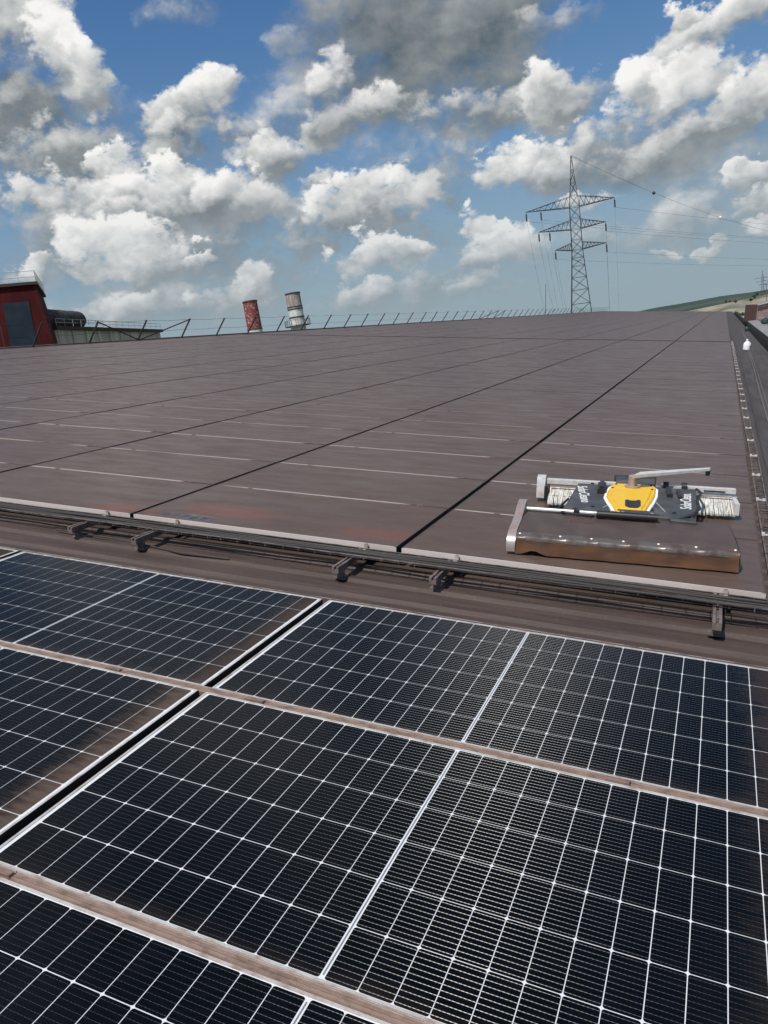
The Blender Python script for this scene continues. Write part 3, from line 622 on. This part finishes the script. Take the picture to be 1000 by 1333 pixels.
# rear brush: bright cross bar, white bristles, end cap
rb = rp('rear_bar', MB().box(-.62,-.06,1.535,1.60,.150,.185).box(.30,.86,1.56,1.625,.150,.185).box(-.06,.30,1.54,1.61,.14,.17), m_alu)
for u in (.33,.47): rp('collar', MB().tube([(u-.02,1.555,.185),(u+.02,1.555,.185)], .035, 10), m_blackm, rb, True)
rp('slot', MB().box(-.26,-.235,1.530,1.535,.160,.180).box(.62,.78,1.553,1.560,.158,.168), m_blackm, rb)
rp('brush_plate', MB().add([(.50,1.52,.125),(.875,1.56,.125),(.860,1.86,.135),(.52,1.84,.135)], [(0,1,2,3)]).add([(.50,1.52,.120),(.875,1.56,.120),(.860,1.86,.130),(.52,1.84,.130)], [(3,2,1,0)]), m_alu)
rp('end_cap', MB().profile_x([(1.50,.03),(1.50,.14),(1.52,.20),(1.58,.215),(1.64,.20),(1.66,.14),(1.66,.03)], -.70, -.63), m_alu, smooth=True)
rp('end_cap_inner', MB().box(-.629,-.60,1.42,1.64,.03,.15), m_blackm)
def bristles(u0, u1, v0, v1, n):
    mb = MB()
    for i in range(n):
        u = u0+(u1-u0)*i/(n-1); w = (u1-u0)/n*.42; o = random.uniform(-.006,.006); dz = random.uniform(-.004,.004)
        w *= 1.22; mb.add([(u-w,v1,.13),(u+w,v1,.13),(u+w+o,v0+o,.045+dz),(u-w+o,v0+o,.045+dz),(u-w,v1,.11),(u+w,v1,.11),(u+w+o,v0+o,.03+dz),(u-w+o,v0+o,.03+dz)],
               [(0,3,2,1),(4,5,6,7),(0,4,7,3),(1,2,6,5),(2,3,7,6),(0,1,5,4)])
    return mb
for (a, b, n) in ((.50,.83,46),(-.585,-.34,34)):
    br = rp('bristles', bristles(a, b, 1.30, 1.57, n), m_brist); br['kind'] = 'stuff'
rp('bristle_rim', MB().box(.83,.86,1.30,1.55,.04,.13), m_alu)
rp('brush_roll', MB().tube([(-.60,1.42,.045),(.82,1.44,.045)], .036, 12), m_black)
rp('bristle_clamp', MB().box(-.585,-.34,1.50,1.515,.131,.14).box(.50,.83,1.50,1.515,.131,.14), m_alu_pink)
rp('hose', MB().tube([(.30,.60,.15),(.36,.56,.17),(.46,.60,.20),(.52,.80,.195),(.53,1.10,.19),(.58,1.35,.19),(.56,1.52,.18)], .010, 8), m_black, smooth=True)
rp('hose', MB().tube([(-.13,.60,.15),(-.22,.50,.165),(-.40,.50,.175),(-.47,.62,.16),(-.46,.90,.12),(-.42,1.2,.11)], .009, 8), m_black, smooth=True)
# lettering on the two side plates
def lettering(text, size, loc, rz, parent, m):
    cu = bpy.data.curves.new('lettering', 'FONT'); cu.body = text; cu.size = size; cu.extrude = .0006; cu.align_x = 'CENTER'; cu.align_y = 'CENTER'
    o = bpy.data.objects.new('tmp', cu); COL.objects.link(o); bpy.context.view_layer.update()
    me = bpy.data.meshes.new_from_object(o.evaluated_get(bpy.context.evaluated_depsgraph_get())); bpy.data.objects.remove(o)
    me.materials.clear(); me.materials.append(m)
    l = put('lettering', me, parent); l.matrix_basis = Matrix.Translation(loc) @ Matrix.Rotation(rz, 4, 'Z'); return l
lettering('SolarCleano', .112, (-.30,1.12,zb+.0130), R(-84), pl, m_white)
lettering('SolarClean.', .112, (.455,1.10,zb+.0130), R(86), pr, m_white)
m_redpaint = mat('red_stencil', (.16, .03, .03), .6)
lettering('10X024', .06, (-.30,.36,.1545), 0, cover, m_redpaint)

# ------------------------------------------------------------------ guard fence on the ridge
m_post = mat('dark_post', (.030, .027, .026), .6, .3)
me_post = MB().box(-.03,.03,-.025,.025,0,1.12).box(-.04,.04,-.035,.035,1.12,1.135).mesh('post', m_post)
for v_ in me_post.vertices:
    x, z = v_.co.x, v_.co.z; a = R(33); v_.co.x = x*math.cos(a)+z*math.sin(a); v_.co.z = z*math.cos(a)-x*math.sin(a)
fence = put('guard_fence', None, None, (-24.55, 0, -.02)); tag(fence, 'leaning dark post and wire fence along the ridge of the roof', 'fence')
posts = [21.25+3.16*i for i in range(-3, 54)]
for y in posts:
    put('post', me_post, fence, (0, y+random.uniform(-.12,.12), random.uniform(-.02,.01)))
tx, tz = math.sin(R(33)), math.cos(R(33))
def brace(y0, y1): put('brace', MB().tube([(tx*1.08,y0,tz*1.08),(.03,y1,.03)], .03, 5).mesh('brace', m_post), fence)
for a, b in ((1,2),(3,2)): brace(posts[a+3], posts[b+3])
for a, b in ((23,22),(22,20),(33,32)): brace(posts[a+3], posts[b+3])
put('base_rail', MB().box(-.05,.05,posts[0],posts[-1],-.06,.012).mesh('base_rail', m_dark_rail), fence)
for hgt in (1.10, .52):
    pts = []
    for i, y in enumerate(posts):
        pts.append((tx*hgt, y, tz*hgt))
        if i < len(posts)-1: pts.append((tx*hgt, y+1.58, tz*hgt-.035))
    put('fence_wire', MB().tube(pts, .008, 4).mesh('fence_wire', m_post), fence)

# ------------------------------------------------------------------ background, in world coordinates from here on
GZ = -13.0
m_ground = mat('ground', (.12, .11, .07), .9); g = G(m_ground); p = g.co('Object')
n = g.noise(p, .004, 6, .6); g.base(g.mix(g.map(n, .4, .62), (.09, .11, .045), (.21, .18, .105)))
gr = put('ground', MB().quad((-9000,-9000,GZ),(9000,-9000,GZ),(9000,9000,GZ),(-9000,9000,GZ)).mesh('ground', m_ground), roof=False); tag(gr, kind='structure')
# hills
m_forest = mat('forested_hill', (.03, .05, .03), .9); g = G(m_forest); p = g.co('Object')
n = g.noise(p, .02, 7, .65); n2 = g.noise(p, .0035, 5, .6)
g.base(g.mix(g.map(n2, .50, .60), g.mix(g.map(n, .4, .65), (.010, .026, .020), (.020, .042, .028)), (.042, .056, .034)))
m_field = mat('dry_field', (.25, .22, .14), .9); g = G(m_field); p = g.co('Object')
n = g.noise(g.v('MULTIPLY', p, (1, .25, 3)), .03, 6, .65); g.base(g.mix(g.map(n, .40, .60), (.27, .24, .175), (.075, .078, .05)))
def terrain(name, x0, x1, y0, y1, hf, m, nx=90, ny=14):
    vs = []; rnd = random.Random(len(name))
    for j in range(ny+1):
        for i in range(nx+1):
            x = x0+(x1-x0)*i/nx; y = y0+(y1-y0)*j/ny; vs.append((x, y, hf(x, y, (y-y0)/(y1-y0))))
    fs = [(j*(nx+1)+i, j*(nx+1)+i+1, (j+1)*(nx+1)+i+1, (j+1)*(nx+1)+i) for j in range(ny) for i in range(nx)]
    o = put(name, smooth_by_angle(MB().add(vs, fs).mesh(name, m), 60), roof=False); tag(o, kind='structure'); return o
def hill_h(x, y, t):
    s = math.sin(math.pi*min(1, t*1.0)*.5)
    top = 13.6 + 3*math.sin(x/260+1.0) + 1.6*math.sin(x/61) + .8*math.sin(x/17+2) + max(0, x)*.004 - max(0, -(x+60))*.06
    return GZ - 1 + (top-GZ)*s
terrain('hills', -1400, 2600, 1150, 1560, hill_h, m_forest, 260, 16)
def field_h(x, y, t):
    top = -4.0 + max(0, min(x, 300)+75)*.085
    return GZ - .5 + (top-GZ)*math.sin(math.pi*.5*t)
terrain('field', -260, 1500, 420, 800, field_h, m_field, 120, 12)

# pylon ------------------------------------------------------------
m_lat = mat('galvanised_lattice', (.026, .027, .030), .6, .2)
m_ins = mat('insulator', (.05, .035, .03), .4)
PXY = Vector((-28.4, 180.2, 0))
def half(z):
    return 3.4 + (1.15-3.4)*(z-GZ)/(17.0-GZ) if z < 17 else (1.15 - .12*(z-17)/9 if z < 26 else max(.10, 1.03*(1-(z-26)/10.6)))
def pylon(name, label, base, k, zb_, simple=False):
    root = put(name, None, None, base, R(8), roof=False); tag(root, label, 'pylon')
    lv = [GZ, -9, -5, -1, 2.5, 5.5, 8.5, 11.2, 13.6, 15.4, 17.05, 19.2, 21.4, 23.7, 26.0, 28.4, 31.0, 33.6, 36.5]
    def P(sx, sy, z): return (sx*half(z)*k, sy*half(z)*k, (z-GZ)*k)
    for sx in (-1,1):
        for sy in (-1,1): put('leg', MB().tube([P(sx,sy,z) for z in lv], [.11*k if z < 26 else .075*k for z in lv], 4).mesh('leg', m_lat), root)
    mb = MB(); r = .045*k
    for a, b in zip(lv[:-1], lv[1:]):
        for (s1, s2) in (((-1,-1),(1,-1)),((1,-1),(1,1)),((1,1),(-1,1)),((-1,1),(-1,-1))):
            mb.tube([P(*s1,a), P(*s2,b)], r, 4, False); mb.tube([P(*s2,a), P(*s1,b)], r, 4, False)
            if b < 36: mb.tube([P(*s1,b), P(*s2,b)], r, 4, False)
    o = put('bracing', mb.mesh('bracing', m_lat), root); o['kind'] = 'stuff'
    tips = []
    for z, ll, lr, hh in ((26.0,10.4,8.4,2.2),(21.4,8.0,6.3,1.9),(17.05,4.7,6.2,1.5)):
        for side, ln in ((-1,ll),(1,lr)):
            mb = MB(); h0 = half(z); tip = (side*ln*k, 0, (z-GZ+.55)*k)
            for sy in (-1,1):
                mb.tube([(side*h0*k, sy*h0*k, (z-GZ)*k), tip], .085*k, 4); mb.tube([(side*half(z+hh)*k, sy*half(z+hh)*k, (z+hh-GZ)*k), tip], .065*k, 4)
                n = 7
                for i in range(n):
                    t0, t1 = i/n, (i+.5)/n
                    a = Vector((side*h0, sy*h0, z-GZ)).lerp(Vector(tip)/k, t0); b = Vector((side*half(z+hh), sy*half(z+hh), z+hh-GZ)).lerp(Vector(tip)/k, t1)
                    c = Vector((side*h0, sy*h0, z-GZ)).lerp(Vector(tip)/k, (i+1)/n)
                    mb.tube([a*k, b*k], .04*k, 4, False); mb.tube([b*k, c*k], .04*k, 4, False)
                    if sy > 0:
                        d = Vector((side*h0, -h0, z-GZ)).lerp(Vector(tip)/k, t0); mb.tube([d*k, c*k], .04*k, 4, False)
            put('crossarm', mb.mesh('crossarm', m_lat), root)
            pos = [1.0] + ([.66] if (side < 0 and ll > 6) else [])
            for f in pos:
                q = Vector((side*h0,0,z-GZ)).lerp(Vector(tip)/k, f); t = q + Vector((0,0,-1.95))
                if not simple or f == 1:
                    put('insulator', MB().tube([q*k, (q+Vector((0,0,-.4)))*k, (q+Vector((0,0,-.45)))*k, t*k], [.05*k,.05*k,.16*k,.16*k], 6).mesh('insulator', m_ins), root)
                tips.append((side, z, root.matrix_basis @ (t*k)))
    return root, tips
py, tips = pylon('lattice_pylon', 'tall lattice power pylon with three crossarms rising beyond the roof edge', (PXY.x, PXY.y, GZ), 1.0, GZ)
pylon('lattice_pylon', 'tiny far-off lattice pylon standing on the hill beyond the low roof', (46.0, 1150.0, -8.0), .92, -8, True)
m_wire = mat('conductor', (.10, .105, .11), .6)
FAR = Vector((210, 640, 30))
i = 0
wl = {26.0: 'top', 21.4: 'middle', 17.05: 'lowest'}
for side, z, t in tips:
    if t.z and (side > 0 or z != 26.0 or True):
        # span running off to the right
        if side > 0 or z == 26.0 or z == 17.05:
            e = Vector((235 + side*6, 700, 20 + (z-17)*.9)); pts = [t.lerp(e, s) + Vector((0,0,-9*4*s*(1-s))) for s in np.linspace(0, 1, 26)]
            o = put('power_line', MB().tube(pts, .024, 4).mesh('power_line', m_wire), roof=False)
            tag(o, 'power line running off to the right from the %s crossarm of the tall pylon' % wl[z], 'power line', 'power lines of the tall pylon')
        e = Vector((t.x + side*.4 + (-3.2 if side > 0 else 1.6), t.y + 18, GZ+1)); pts = [t.lerp(e, s) + Vector((0, 0, -2.0*4*s*(1-s))) for s in np.linspace(0, 1, 10)]
        o = put('down_lead', MB().tube(pts, .018, 4).mesh('down_lead', m_wire), roof=False)
        tag(o, 'thin lead dropping from the %s crossarm of the tall pylon' % wl[z], 'power line', 'down leads of the tall pylon')
apex = Vector((PXY.x, PXY.y, 36.5))
def gw(s): return apex.lerp(Vector((112, 560, 40)), s) + Vector((0,0,-17*4*s*(1-s)))
tag(put('earth_wire', MB().tube([gw(s) for s in np.linspace(0,1,40)], .03, 4).mesh('earth_wire', m_wire), roof=False), 'thin earth wire strung from the tip of the tall pylon', 'power line')
for s, c, lab in ((.098,(.03,.03,.03),'dark warning ball on the earth wire next to the pylon'),(.205,(.8,.8,.8),'white warning ball on the earth wire'),(.315,(.03,.03,.03),'dark warning ball on the earth wire past the white one')):
    b = MB().lathe([(.04,-.42),(.30,-.30),(.42,0),(.30,.30),(.04,.42)], 12)
    tag(put('warning_ball', b.mesh('warning_ball', mat('ball_paint_%d' % int(s*1000), c, .5)), None, gw(s), roof=False), lab, 'warning ball')

# chimneys -----------------------------------------------------------
def paint(name, a, b, c, thr=(.45,.6), st=(1,1,.6), sc=1.1):
    m = mat(name, a, .75); g = G(m); p = g.co('Object'); n = g.noise(g.v('MULTIPLY', p, st), sc, 7, .7); n2 = g.noise(g.v('MULTIPLY', p, (2,2,.3)), 1.6, 5, .6)
    g.base(g.mix(g.m('MULTIPLY', g.map(n2, .45, .7), .55), g.mix(g.map(n, *thr), a, b), c)); return m
m_red = paint('flaking_red', (.20,.038,.030), (.40,.31,.28), (.10,.026,.024), (.50,.62), (1.5,1.5,2.4))
m_wht = paint('sooty_white', (.62,.62,.60), (.45,.44,.42), (.30,.29,.28))
m_soot = paint('sooted_pink', (.30,.24,.22), (.52,.47,.44), (.17,.10,.095), (.5,.62), (2,2,.5))
m_ring = mat('iron_ring', (.06,.05,.05), .7)
def chimney(name, label, base, h, r0, r1, bands, lean=0.0):
    root = put(name, None, None, base, 0, roof=False); tag(root, label, 'chimney'); root.rotation_euler = (0, lean, 0)
    rr = lambda z: r0+(r1-r0)*z/h
    for (a, b, m) in bands: put('stack', smooth_by_angle(MB().lathe([(rr(a),a),(rr(b),b)], 28).mesh('stack', m), 50), root)
    for (z, t) in [(h-.15,.10)] + [(a, .07) for a, _, _ in bands[1:]]:
        put('ring', MB().lathe([(rr(z)+.02,z-.12),(rr(z)+t,z-.1),(rr(z)+t,z+.1),(rr(z)+.02,z+.12)], 28).mesh('ring', m_ring), root)
    return root, rr
zt1, zt2 = 12.75-GZ, 13.3-GZ
chimney('red_chimney', 'round red chimney with flaking paint beyond the fence', (-78.2,124.9,GZ), zt1, 1.62, 1.32, [(0,zt1-5.2,m_wht),(zt1-5.2,zt1,m_red)], R(-2.2))
c2, rr2 = chimney('white_chimney', 'round white chimney with sooty reddish top beyond the fence', (-71.3,129.0,GZ), zt2, 1.62, 1.36,
        [(0,zt2-4.5,m_wht),(zt2-4.5,zt2-3.0,m_wht),(zt2-3.0,zt2-2.6,m_wht),(zt2-2.6,zt2,m_soot)], R(-2.2))
# walkway ring at the foot of the white chimney
zz = zt2-6.0
mb = MB().lathe([(rr2(zz)+.05,zz-.1),(rr2(zz)+1.0,zz-.1),(rr2(zz)+1.0,zz),(rr2(zz)+.05,zz)], 24)
gal = put('gallery', mb.mesh('gallery', m_ring), c2)
for i in range(16):
    t = i*math.pi/8; q = (rr2(zz)+.95); put('baluster', MB().tube([(q*math.cos(t),q*math.sin(t),zz),(q*math.cos(t),q*math.sin(t),zz+1.0)], .04, 4).mesh('baluster', m_ring), gal)
put('rail', MB().tube([((rr2(zz)+.95)*math.cos(t),(rr2(zz)+.95)*math.sin(t),zz+1.0) for t in np.linspace(0,2*math.pi,25)], .04, 4).mesh('rail', m_ring), gal)

# red tower with tapered walls ---------------------------------------
m_redclad = mat('red_cladding', (.13,.022,.020), .8, 0, .08); g = G(m_redclad); p = g.co('Object'); x, y, z = g.xyz(p)
g.base(g.mix(g.map(g.noise(g.v('MULTIPLY', p, (1,1,.25)), 1.2, 6, .65), .4, .65), (.046,.0072,.0085), (.068,.011,.012)))
m_blueclad = mat('blue_panel', (.055,.085,.12), .7, 0, .15); g = G(m_blueclad); p = g.co('Object'); g.base(g.mix(g.map(g.noise(p, 1.0, 5, .6), .4, .65), (.011,.019,.030), (.018,.027,.040)))
m_rust = mat('rusty_trim', (.05,.03,.026), .8)
m_lightrail = mat('pale_railing', (.42,.42,.41), .5, .3)
tw = put('red_tower', None, None, (-56.0, 46.1, GZ), R(43), roof=False)
tag(tw, 'dark red tower with sloping walls, blue panel and roof railing', 'building')
H = 9.65-GZ; HB = 4.2-GZ
def fr(z): return 5.6 - .62*(z-HB)/(H-HB) if z > HB else 5.6
wv_ = []
for z in (0, HB, H):
    a = fr(z); wv_ += [(-a,-a,z),(a,-a,z),(a,a,z),(-a,a,z)]
wf = [(l*4+i, l*4+(i+1)%4, (l+1)*4+(i+1)%4, (l+1)*4+i) for l in (0,1) for i in range(4)]
put('wall', MB().add(wv_, wf).mesh('tower_wall', m_redclad), tw)
a = fr(H)+.22; put('roof', MB().add([(-a,-a,H),(a,-a,H),(a,a,H),(-a,a,H),(-a,-a,H+.22),(a,-a,H+.22),(a,a,H+.22),(-a,a,H+.22),(0,0,H+.75)],
     [(3,2,1,0),(0,1,5,4),(1,2,6,5),(2,3,7,6),(3,0,4,7),(4,5,8),(5,6,8),(6,7,8),(7,4,8)]).mesh('tower_roof', m_rust), tw)
def wallpt(u, z, off=.03): return (u, -fr(z)-off, z)
def wallpanel(u0, u1, z0, z1, off):
    return MB().add([wallpt(u0,z0,off),wallpt(u1,z0,off),wallpt(u1,z1,off),wallpt(u0,z1,off),wallpt(u0,z0,-.05),wallpt(u1,z0,-.05),wallpt(u1,z1,-.05),wallpt(u0,z1,-.05)],
                    [(0,1,2,3),(1,0,4,5),(2,1,5,6),(3,2,6,7),(0,3,7,4)])
put('blue_panel', wallpanel(2.35, 4.30, 4.25-GZ, 8.4-GZ, .05).mesh('blue', m_blueclad), tw)
for i in range(-5, 6):
    u = i*.95
    if abs(u) < 4.4 and not (2.2 < u < 4.4): put('cladding_seam', wallpanel(u-.03, u+.03, 4.25-GZ, 9.4-GZ, .03).mesh('seam', m_rust), tw)
rl = put('railing', None, tw)
a = fr(H)+.15
for i in range(-4, 5):
    for (x, y) in ((i*a/4,-a),(a,i*a/4)): put('post', MB().tube([(x,y,H+.1),(x,y,H+1.05)], .03, 4).mesh('rpost', m_lightrail), rl)
for zq in (.58, 1.03):
    put('bar', MB().tube([(-a,-a,H+zq),(a,-a,H+zq),(a,a,H+zq)], .028, 4).mesh('rbar', m_lightrail), rl)

# concrete trestle with a fat lagged pipe, between tower and chimneys
m_conc = mat('stained_concrete', (.20,.195,.17), .85); g = G(m_conc); p = g.co('Object')
g.base(g.mix(g.map(g.noise(g.v('MULTIPLY', p, (1,1,.2)), .9, 7, .7), .38, .66), (.40,.36,.28), (.62,.57,.46)))
m_pipe = mat('lagged_pipe', (.06,.052,.046), .8); g = G(m_pipe); p = g.co('Object')
n = g.noise(p, 1.4, 7, .7); g.base(g.mix(g.map(n, .4, .65), (.030,.027,.025), (.085,.072,.062))); g.bump(n, .8, .15)
A = Vector((-54.0, 52.0, 0)); B = Vector((-62.5, 77.0, 0)); dv = (B-A); ln = dv.length
bt = put('pipe_gallery', None, None, (A.x, A.y, GZ), math.atan2(dv.y, dv.x), roof=False); tag(bt, 'long concrete gallery with dark roof edge behind the fence', 'building')
h0 = 6.55-GZ
put('wall', MB().box(0,ln,0,5,0,h0).mesh('gal_wall', m_conc), bt)
put('roof', MB().box(-.3,ln+.25,-.35,5.3,h0,h0+.32).mesh('gal_roof', m_rust), bt)
for i in range(10): put('pilaster', MB().box(i*ln/9.6+.3,i*ln/9.6+.6,-.10,0.02,0,h0-.01).mesh('pil', m_conc), bt)
hr = put('railing', None, bt)
for i in range(17): put('post', MB().tube([(i*ln/16,-.2,h0+.3),(i*ln/16,-.2,h0+1.0)], .03, 4).mesh('gpost', m_lightrail), hr)
for zq in (.98,.65): put('bar', MB().tube([(0,-.2,h0+zq),(ln,-.2,h0+zq)], .025, 4).mesh('gbar', m_lightrail), hr)
pp_ = put('lagged_pipe', None, None, (A.x, A.y, h0+.32+GZ), math.atan2(dv.y, dv.x), roof=False); tag(pp_, 'fat dark lagged pipe lying on the concrete gallery beside the red tower', 'pipe')
put('shell', smooth_by_angle(MB().tube([(-4,1.2,.85),(3,1.2,.85),(7.4,1.2,.85),(8.0,1.2,.85)], [.85,.85,.85,.62], 20).mesh('shell', m_pipe), 50), pp_)
for u in (-1.5,1.0,3.5,6.0): put('band', MB().tube([(u,1.2,.85),(u+.12,1.2,.85)], .88, 20).mesh('band', m_rust), pp_)

# ------------------------------------------------------------------ neighbouring roof on the low side (roof coordinates)
m_roof2 = mat('pinkish_roof', (.2,.15,.135), .7); g = G(m_roof2); p = g.pos()
g.base(g.mix(g.map(g.noise(g.v('MULTIPLY', p, (2,.6,1)), 1.2, 6, .65), .38, .66), (.15,.112,.10), (.25,.19,.17))); g.bump(g.noise(p, 4, 5, .6), .5, .03)
m_flash = dusty('grey_flashing', (.24,.235,.225), (.15,.14,.13), .4, .65, 2.0, .6, 0, (1,.5,1))
nb = put('neighbour_roof', None); tag(nb, 'pinkish neighbouring roof with grey flashing beyond the dark gutter', 'building')
put('gutter', MB().add([(2.42,-4,-.15),(2.44,-4,-.75),(2.95,-4,-.75),(2.97,-4,-.02),(2.42,194,-.15),(2.44,194,-.75),(2.95,194,-.75),(2.97,194,-.02)], [(0,1,5,4),(1,2,6,5),(2,3,7,6)]).mesh('gutter', m_cable), nb)
put('flashing', MB().add([(2.97,-4,-.02),(3.75,-4,.10),(3.75,120,.10),(2.97,120,-.02)], [(0,1,2,3)]).mesh('flashing', m_flash), nb)
sl = math.tan(R(15))
def zr(x): return .10 + (x-3.75)*sl*.55
put('roof', MB().add([(3.75,-4,.10),(30,-4,zr(30)),(30,120,zr(30)),(3.75,120,.10)], [(0,1,2,3)]).mesh('nroof', m_roof2), nb)
for yy in np.arange(12, 120, 2.4):
    put('roof_seam', MB().add([(3.76,yy,.115),(20,yy,zr(20)+.015),(20,yy+.12,zr(20)+.015),(3.76,yy+.12,.115),(3.76,yy,.15),(20,yy,zr(20)+.05),(20,yy+.12,zr(20)+.05),(3.76,yy+.12,.15)],
        [(4,5,6,7),(0,1,5,4),(2,3,7,6),(3,0,4,7)]).mesh('rseam', m_roof2), nb)
m_maroon = mat('maroon_cladding', (.06,.026,.024), .7)
mo = put('roof_monitor', None); tag(mo, 'raised roof monitor with maroon end and pale ridge line', 'building')
put('end_box', MB().box(2.75,3.70,84.0,90,-.05,1.55).mesh('end_box', m_maroon), mo)
put('wall', MB().add([(3.70,84,.0),(22,84,.0),(22,84,1.5+18.3*.27),(3.70,84,1.5),(3.70,110,.0),(22,110,.0),(22,110,1.5+18.3*.27),(3.70,110,1.5)], [(0,1,2,3),(3,2,6,7),(5,4,7,6),(4,0,3,7)]).mesh('mwall', m_roof2), mo)
put('ridge_flashing', MB().add([(3.70,83.9,1.45),(22,83.9,1.45+18.3*.27),(22,83.9,1.62+18.3*.27),(3.70,83.9,1.62),(3.70,84.3,1.45),(22,84.3,1.45+18.3*.27),(22,84.3,1.62+18.3*.27),(3.70,84.3,1.62)], [(0,1,2,3),(3,2,6,7),(4,0,3,7)]).mesh('mfl', m_lightrail), mo)
put('dark_band', MB().add([(3.75,83.95,1.0),(22,83.95,1.0+18.3*.27),(22,83.95,1.25+18.3*.27),(3.75,83.95,1.25)], [(0,1,2,3)]).mesh('mdb', m_maroon), mo)
vt = put('roof_vent', MB().lathe([(.16,0),(.16,.32),(.24,.36),(.24,.46),(.05,.52)], 14).mesh('vent', m_plastic), None, (3.45, 45.0, .05)); tag(vt, 'stubby white vent on the neighbouring roof flashing', 'vent')
gb2 = put('green_sack', smooth_by_angle(MB().lathe([(.22,0),(.32,.12),(.28,.32),(.12,.42),(.05,.46)], 10).mesh('sack', m_green)), None, (3.75, 66.0, .11)); tag(gb2, 'dark green sack lying on the neighbouring roof', 'sack')
rub = random.Random(3)
for i in range(9):
    s = rub.uniform(.12,.3)
    o = put('rubble', MB().prism([(-s,-s*.7),(s*.8,-s),(s,s*.5),(-s*.6,s)], 0, s*.8, s*.2).mesh('rubble', m_roof2 if i % 3 else m_flash), None, (3.9+rub.uniform(0,1.6), 72+rub.uniform(-4,9), zr(4.4)+.05), rub.uniform(0,3))
    tag(o, 'lump of pinkish rubble in the scatter before the raised roof monitor', 'rubble', 'rubble on the neighbouring roof')
# low sheds, poles and bushes past the roof's end
m_shed = mat('dark_shed', (.075,.07,.066), .8)
for (x, y, w, d, h, lab) in ((-46, 330, 14, 10, 4.0, 'low dark shed past the end of the roof'), (-50, 420, 18, 12, 4.2, 'long dark shed farther past the roof end')):
    s = put('shed', None, None, (x, y, GZ), 0, roof=False); tag(s, lab, 'shed')
    hh = h - GZ - 5.4
    put('wall', MB().box(-w/2,w/2,-d/2,d/2,0,hh).mesh('swall', m_shed), s)
    put('roof', MB().add([(-w/2-.4,-d/2-.4,hh),(w/2+.4,-d/2-.4,hh),(w/2+.4,d/2+.4,hh),(-w/2-.4,d/2+.4,hh),(-w/2-.4,0,hh+1.1),(w/2+.4,0,hh+1.1)], [(0,1,5,4),(2,3,4,5),(1,2,5),(3,0,4),(3,2,1,0)]).mesh('sroof', m_maroon), s)
for (x, y, h, lab) in ((19.0, 420.0, 22.0, 'thin dark utility pole before the dry field'),):
    pl_ = put('utility_pole', MB().tube([(0,0,0),(0,0,h)], [.16,.1], 6).mesh('pole', m_shed), None, (x, y, GZ), 0, roof=False); tag(pl_, lab, 'pole')
    put('crossbar', MB().box(-.9,.9,-.06,.06,h-1.0,h-.85).mesh('crossbar', m_shed), pl_)
tag(put('antenna_rod', MB().tube([(0,0,0),(.3,0,20),(1.4,0,33.5)], [.09,.07,.04], 5).mesh('rod', m_post), None, (-34.2, 165.0, GZ-10.5), 0, roof=False), 'slender whip rod beside the foot of the tall pylon', 'rod')
m_leaf = mat('leaf', (.045,.07,.03), .8); g = G(m_leaf); g.base(g.mix(g.n('ShaderNodeObjectInfo').outputs['Random'], (.03,.05,.022), (.055,.08,.035)))
m_bark = mat('bark', (.07,.05,.04), .9)
for i, (x, y, h, rr_) in enumerate(((4.4, 300, 12.2, 2.0), (6.6, 318, 11.6, 1.8), (9.4, 340, 11.6, 2.2), (-2.5, 360, 11.4, 1.8))):
    t = put('tree', None, None, (x, y, GZ), 0, roof=False)
    tag(t, ('round green tree past the low roof corner', 'smaller tree just beside the round one', 'wide bushy tree before the dry field', 'lone tree showing over the roof end')[i], 'tree')
    put('trunk', MB().tube([(0,0,0),(.1,0,h*.5),(0,.1,h*.8)], [.3,.22,.08], 6).mesh('trunk', m_bark), t)
    mb = MB(); rd = random.Random(i)
    for _ in range(900):
        d = Vector((rd.gauss(0,1), rd.gauss(0,1), rd.gauss(0,1))).normalized()*rr_*rd.uniform(.5,1.0)*(1+.25*math.sin(rd.randrange(6)))
        c = Vector((d.x, d.y, h*.78+d.z*.85)); a_ = Vector((rd.gauss(0,1), rd.gauss(0,1), rd.gauss(0,1))).normalized()*.3; b_ = Vector((rd.gauss(0,1), rd.gauss(0,1), rd.gauss(0,1))).normalized()*.3
        mb.add([c-a_, c+b_, c+a_, c-b_], [(0,1,2,3)])
    put('crown', mb.mesh('crown', m_leaf), t)

crn = MB(); rd = random.Random(9)
for _ in range(420):
    d = Vector((rd.gauss(0,1), rd.gauss(0,1), rd.gauss(0,1))).normalized()*rd.uniform(.45,1.0)*2.4
    c = Vector((d.x, d.y, 3.6+d.z*.8)); a_ = Vector((rd.gauss(0,1), rd.gauss(0,1), rd.gauss(0,1))).normalized()*.42; b_ = Vector((rd.gauss(0,1), rd.gauss(0,1), rd.gauss(0,1))).normalized()*.42
    crn.add([c-a_, c+b_, c+a_, c-b_], [(0,1,2,3)])
me_crn = crn.mesh('field_crown', m_leaf); me_trk = MB().tube([(0,0,-1),(0,0,2.5)], [.3,.15], 5).mesh('field_trunk', m_bark)
for i in range(14):
    y = rd.uniform(620, 790); x = rd.uniform(-10, 70)
    t = put('field_tree', None, None, (x, y, field_h(x, y, (y-420)/380)), rd.uniform(0,6), roof=False); t.scale = (1, 1, 1)
    k_ = rd.uniform(.35,.7); t.scale = (k_, k_, k_*rd.uniform(.8,1.2))
    tag(t, 'small dark tree dotted over the dry field on the far slope', 'tree', 'trees dotted over the dry field')
    put('trunk', me_trk, t); put('crown', me_crn, t)
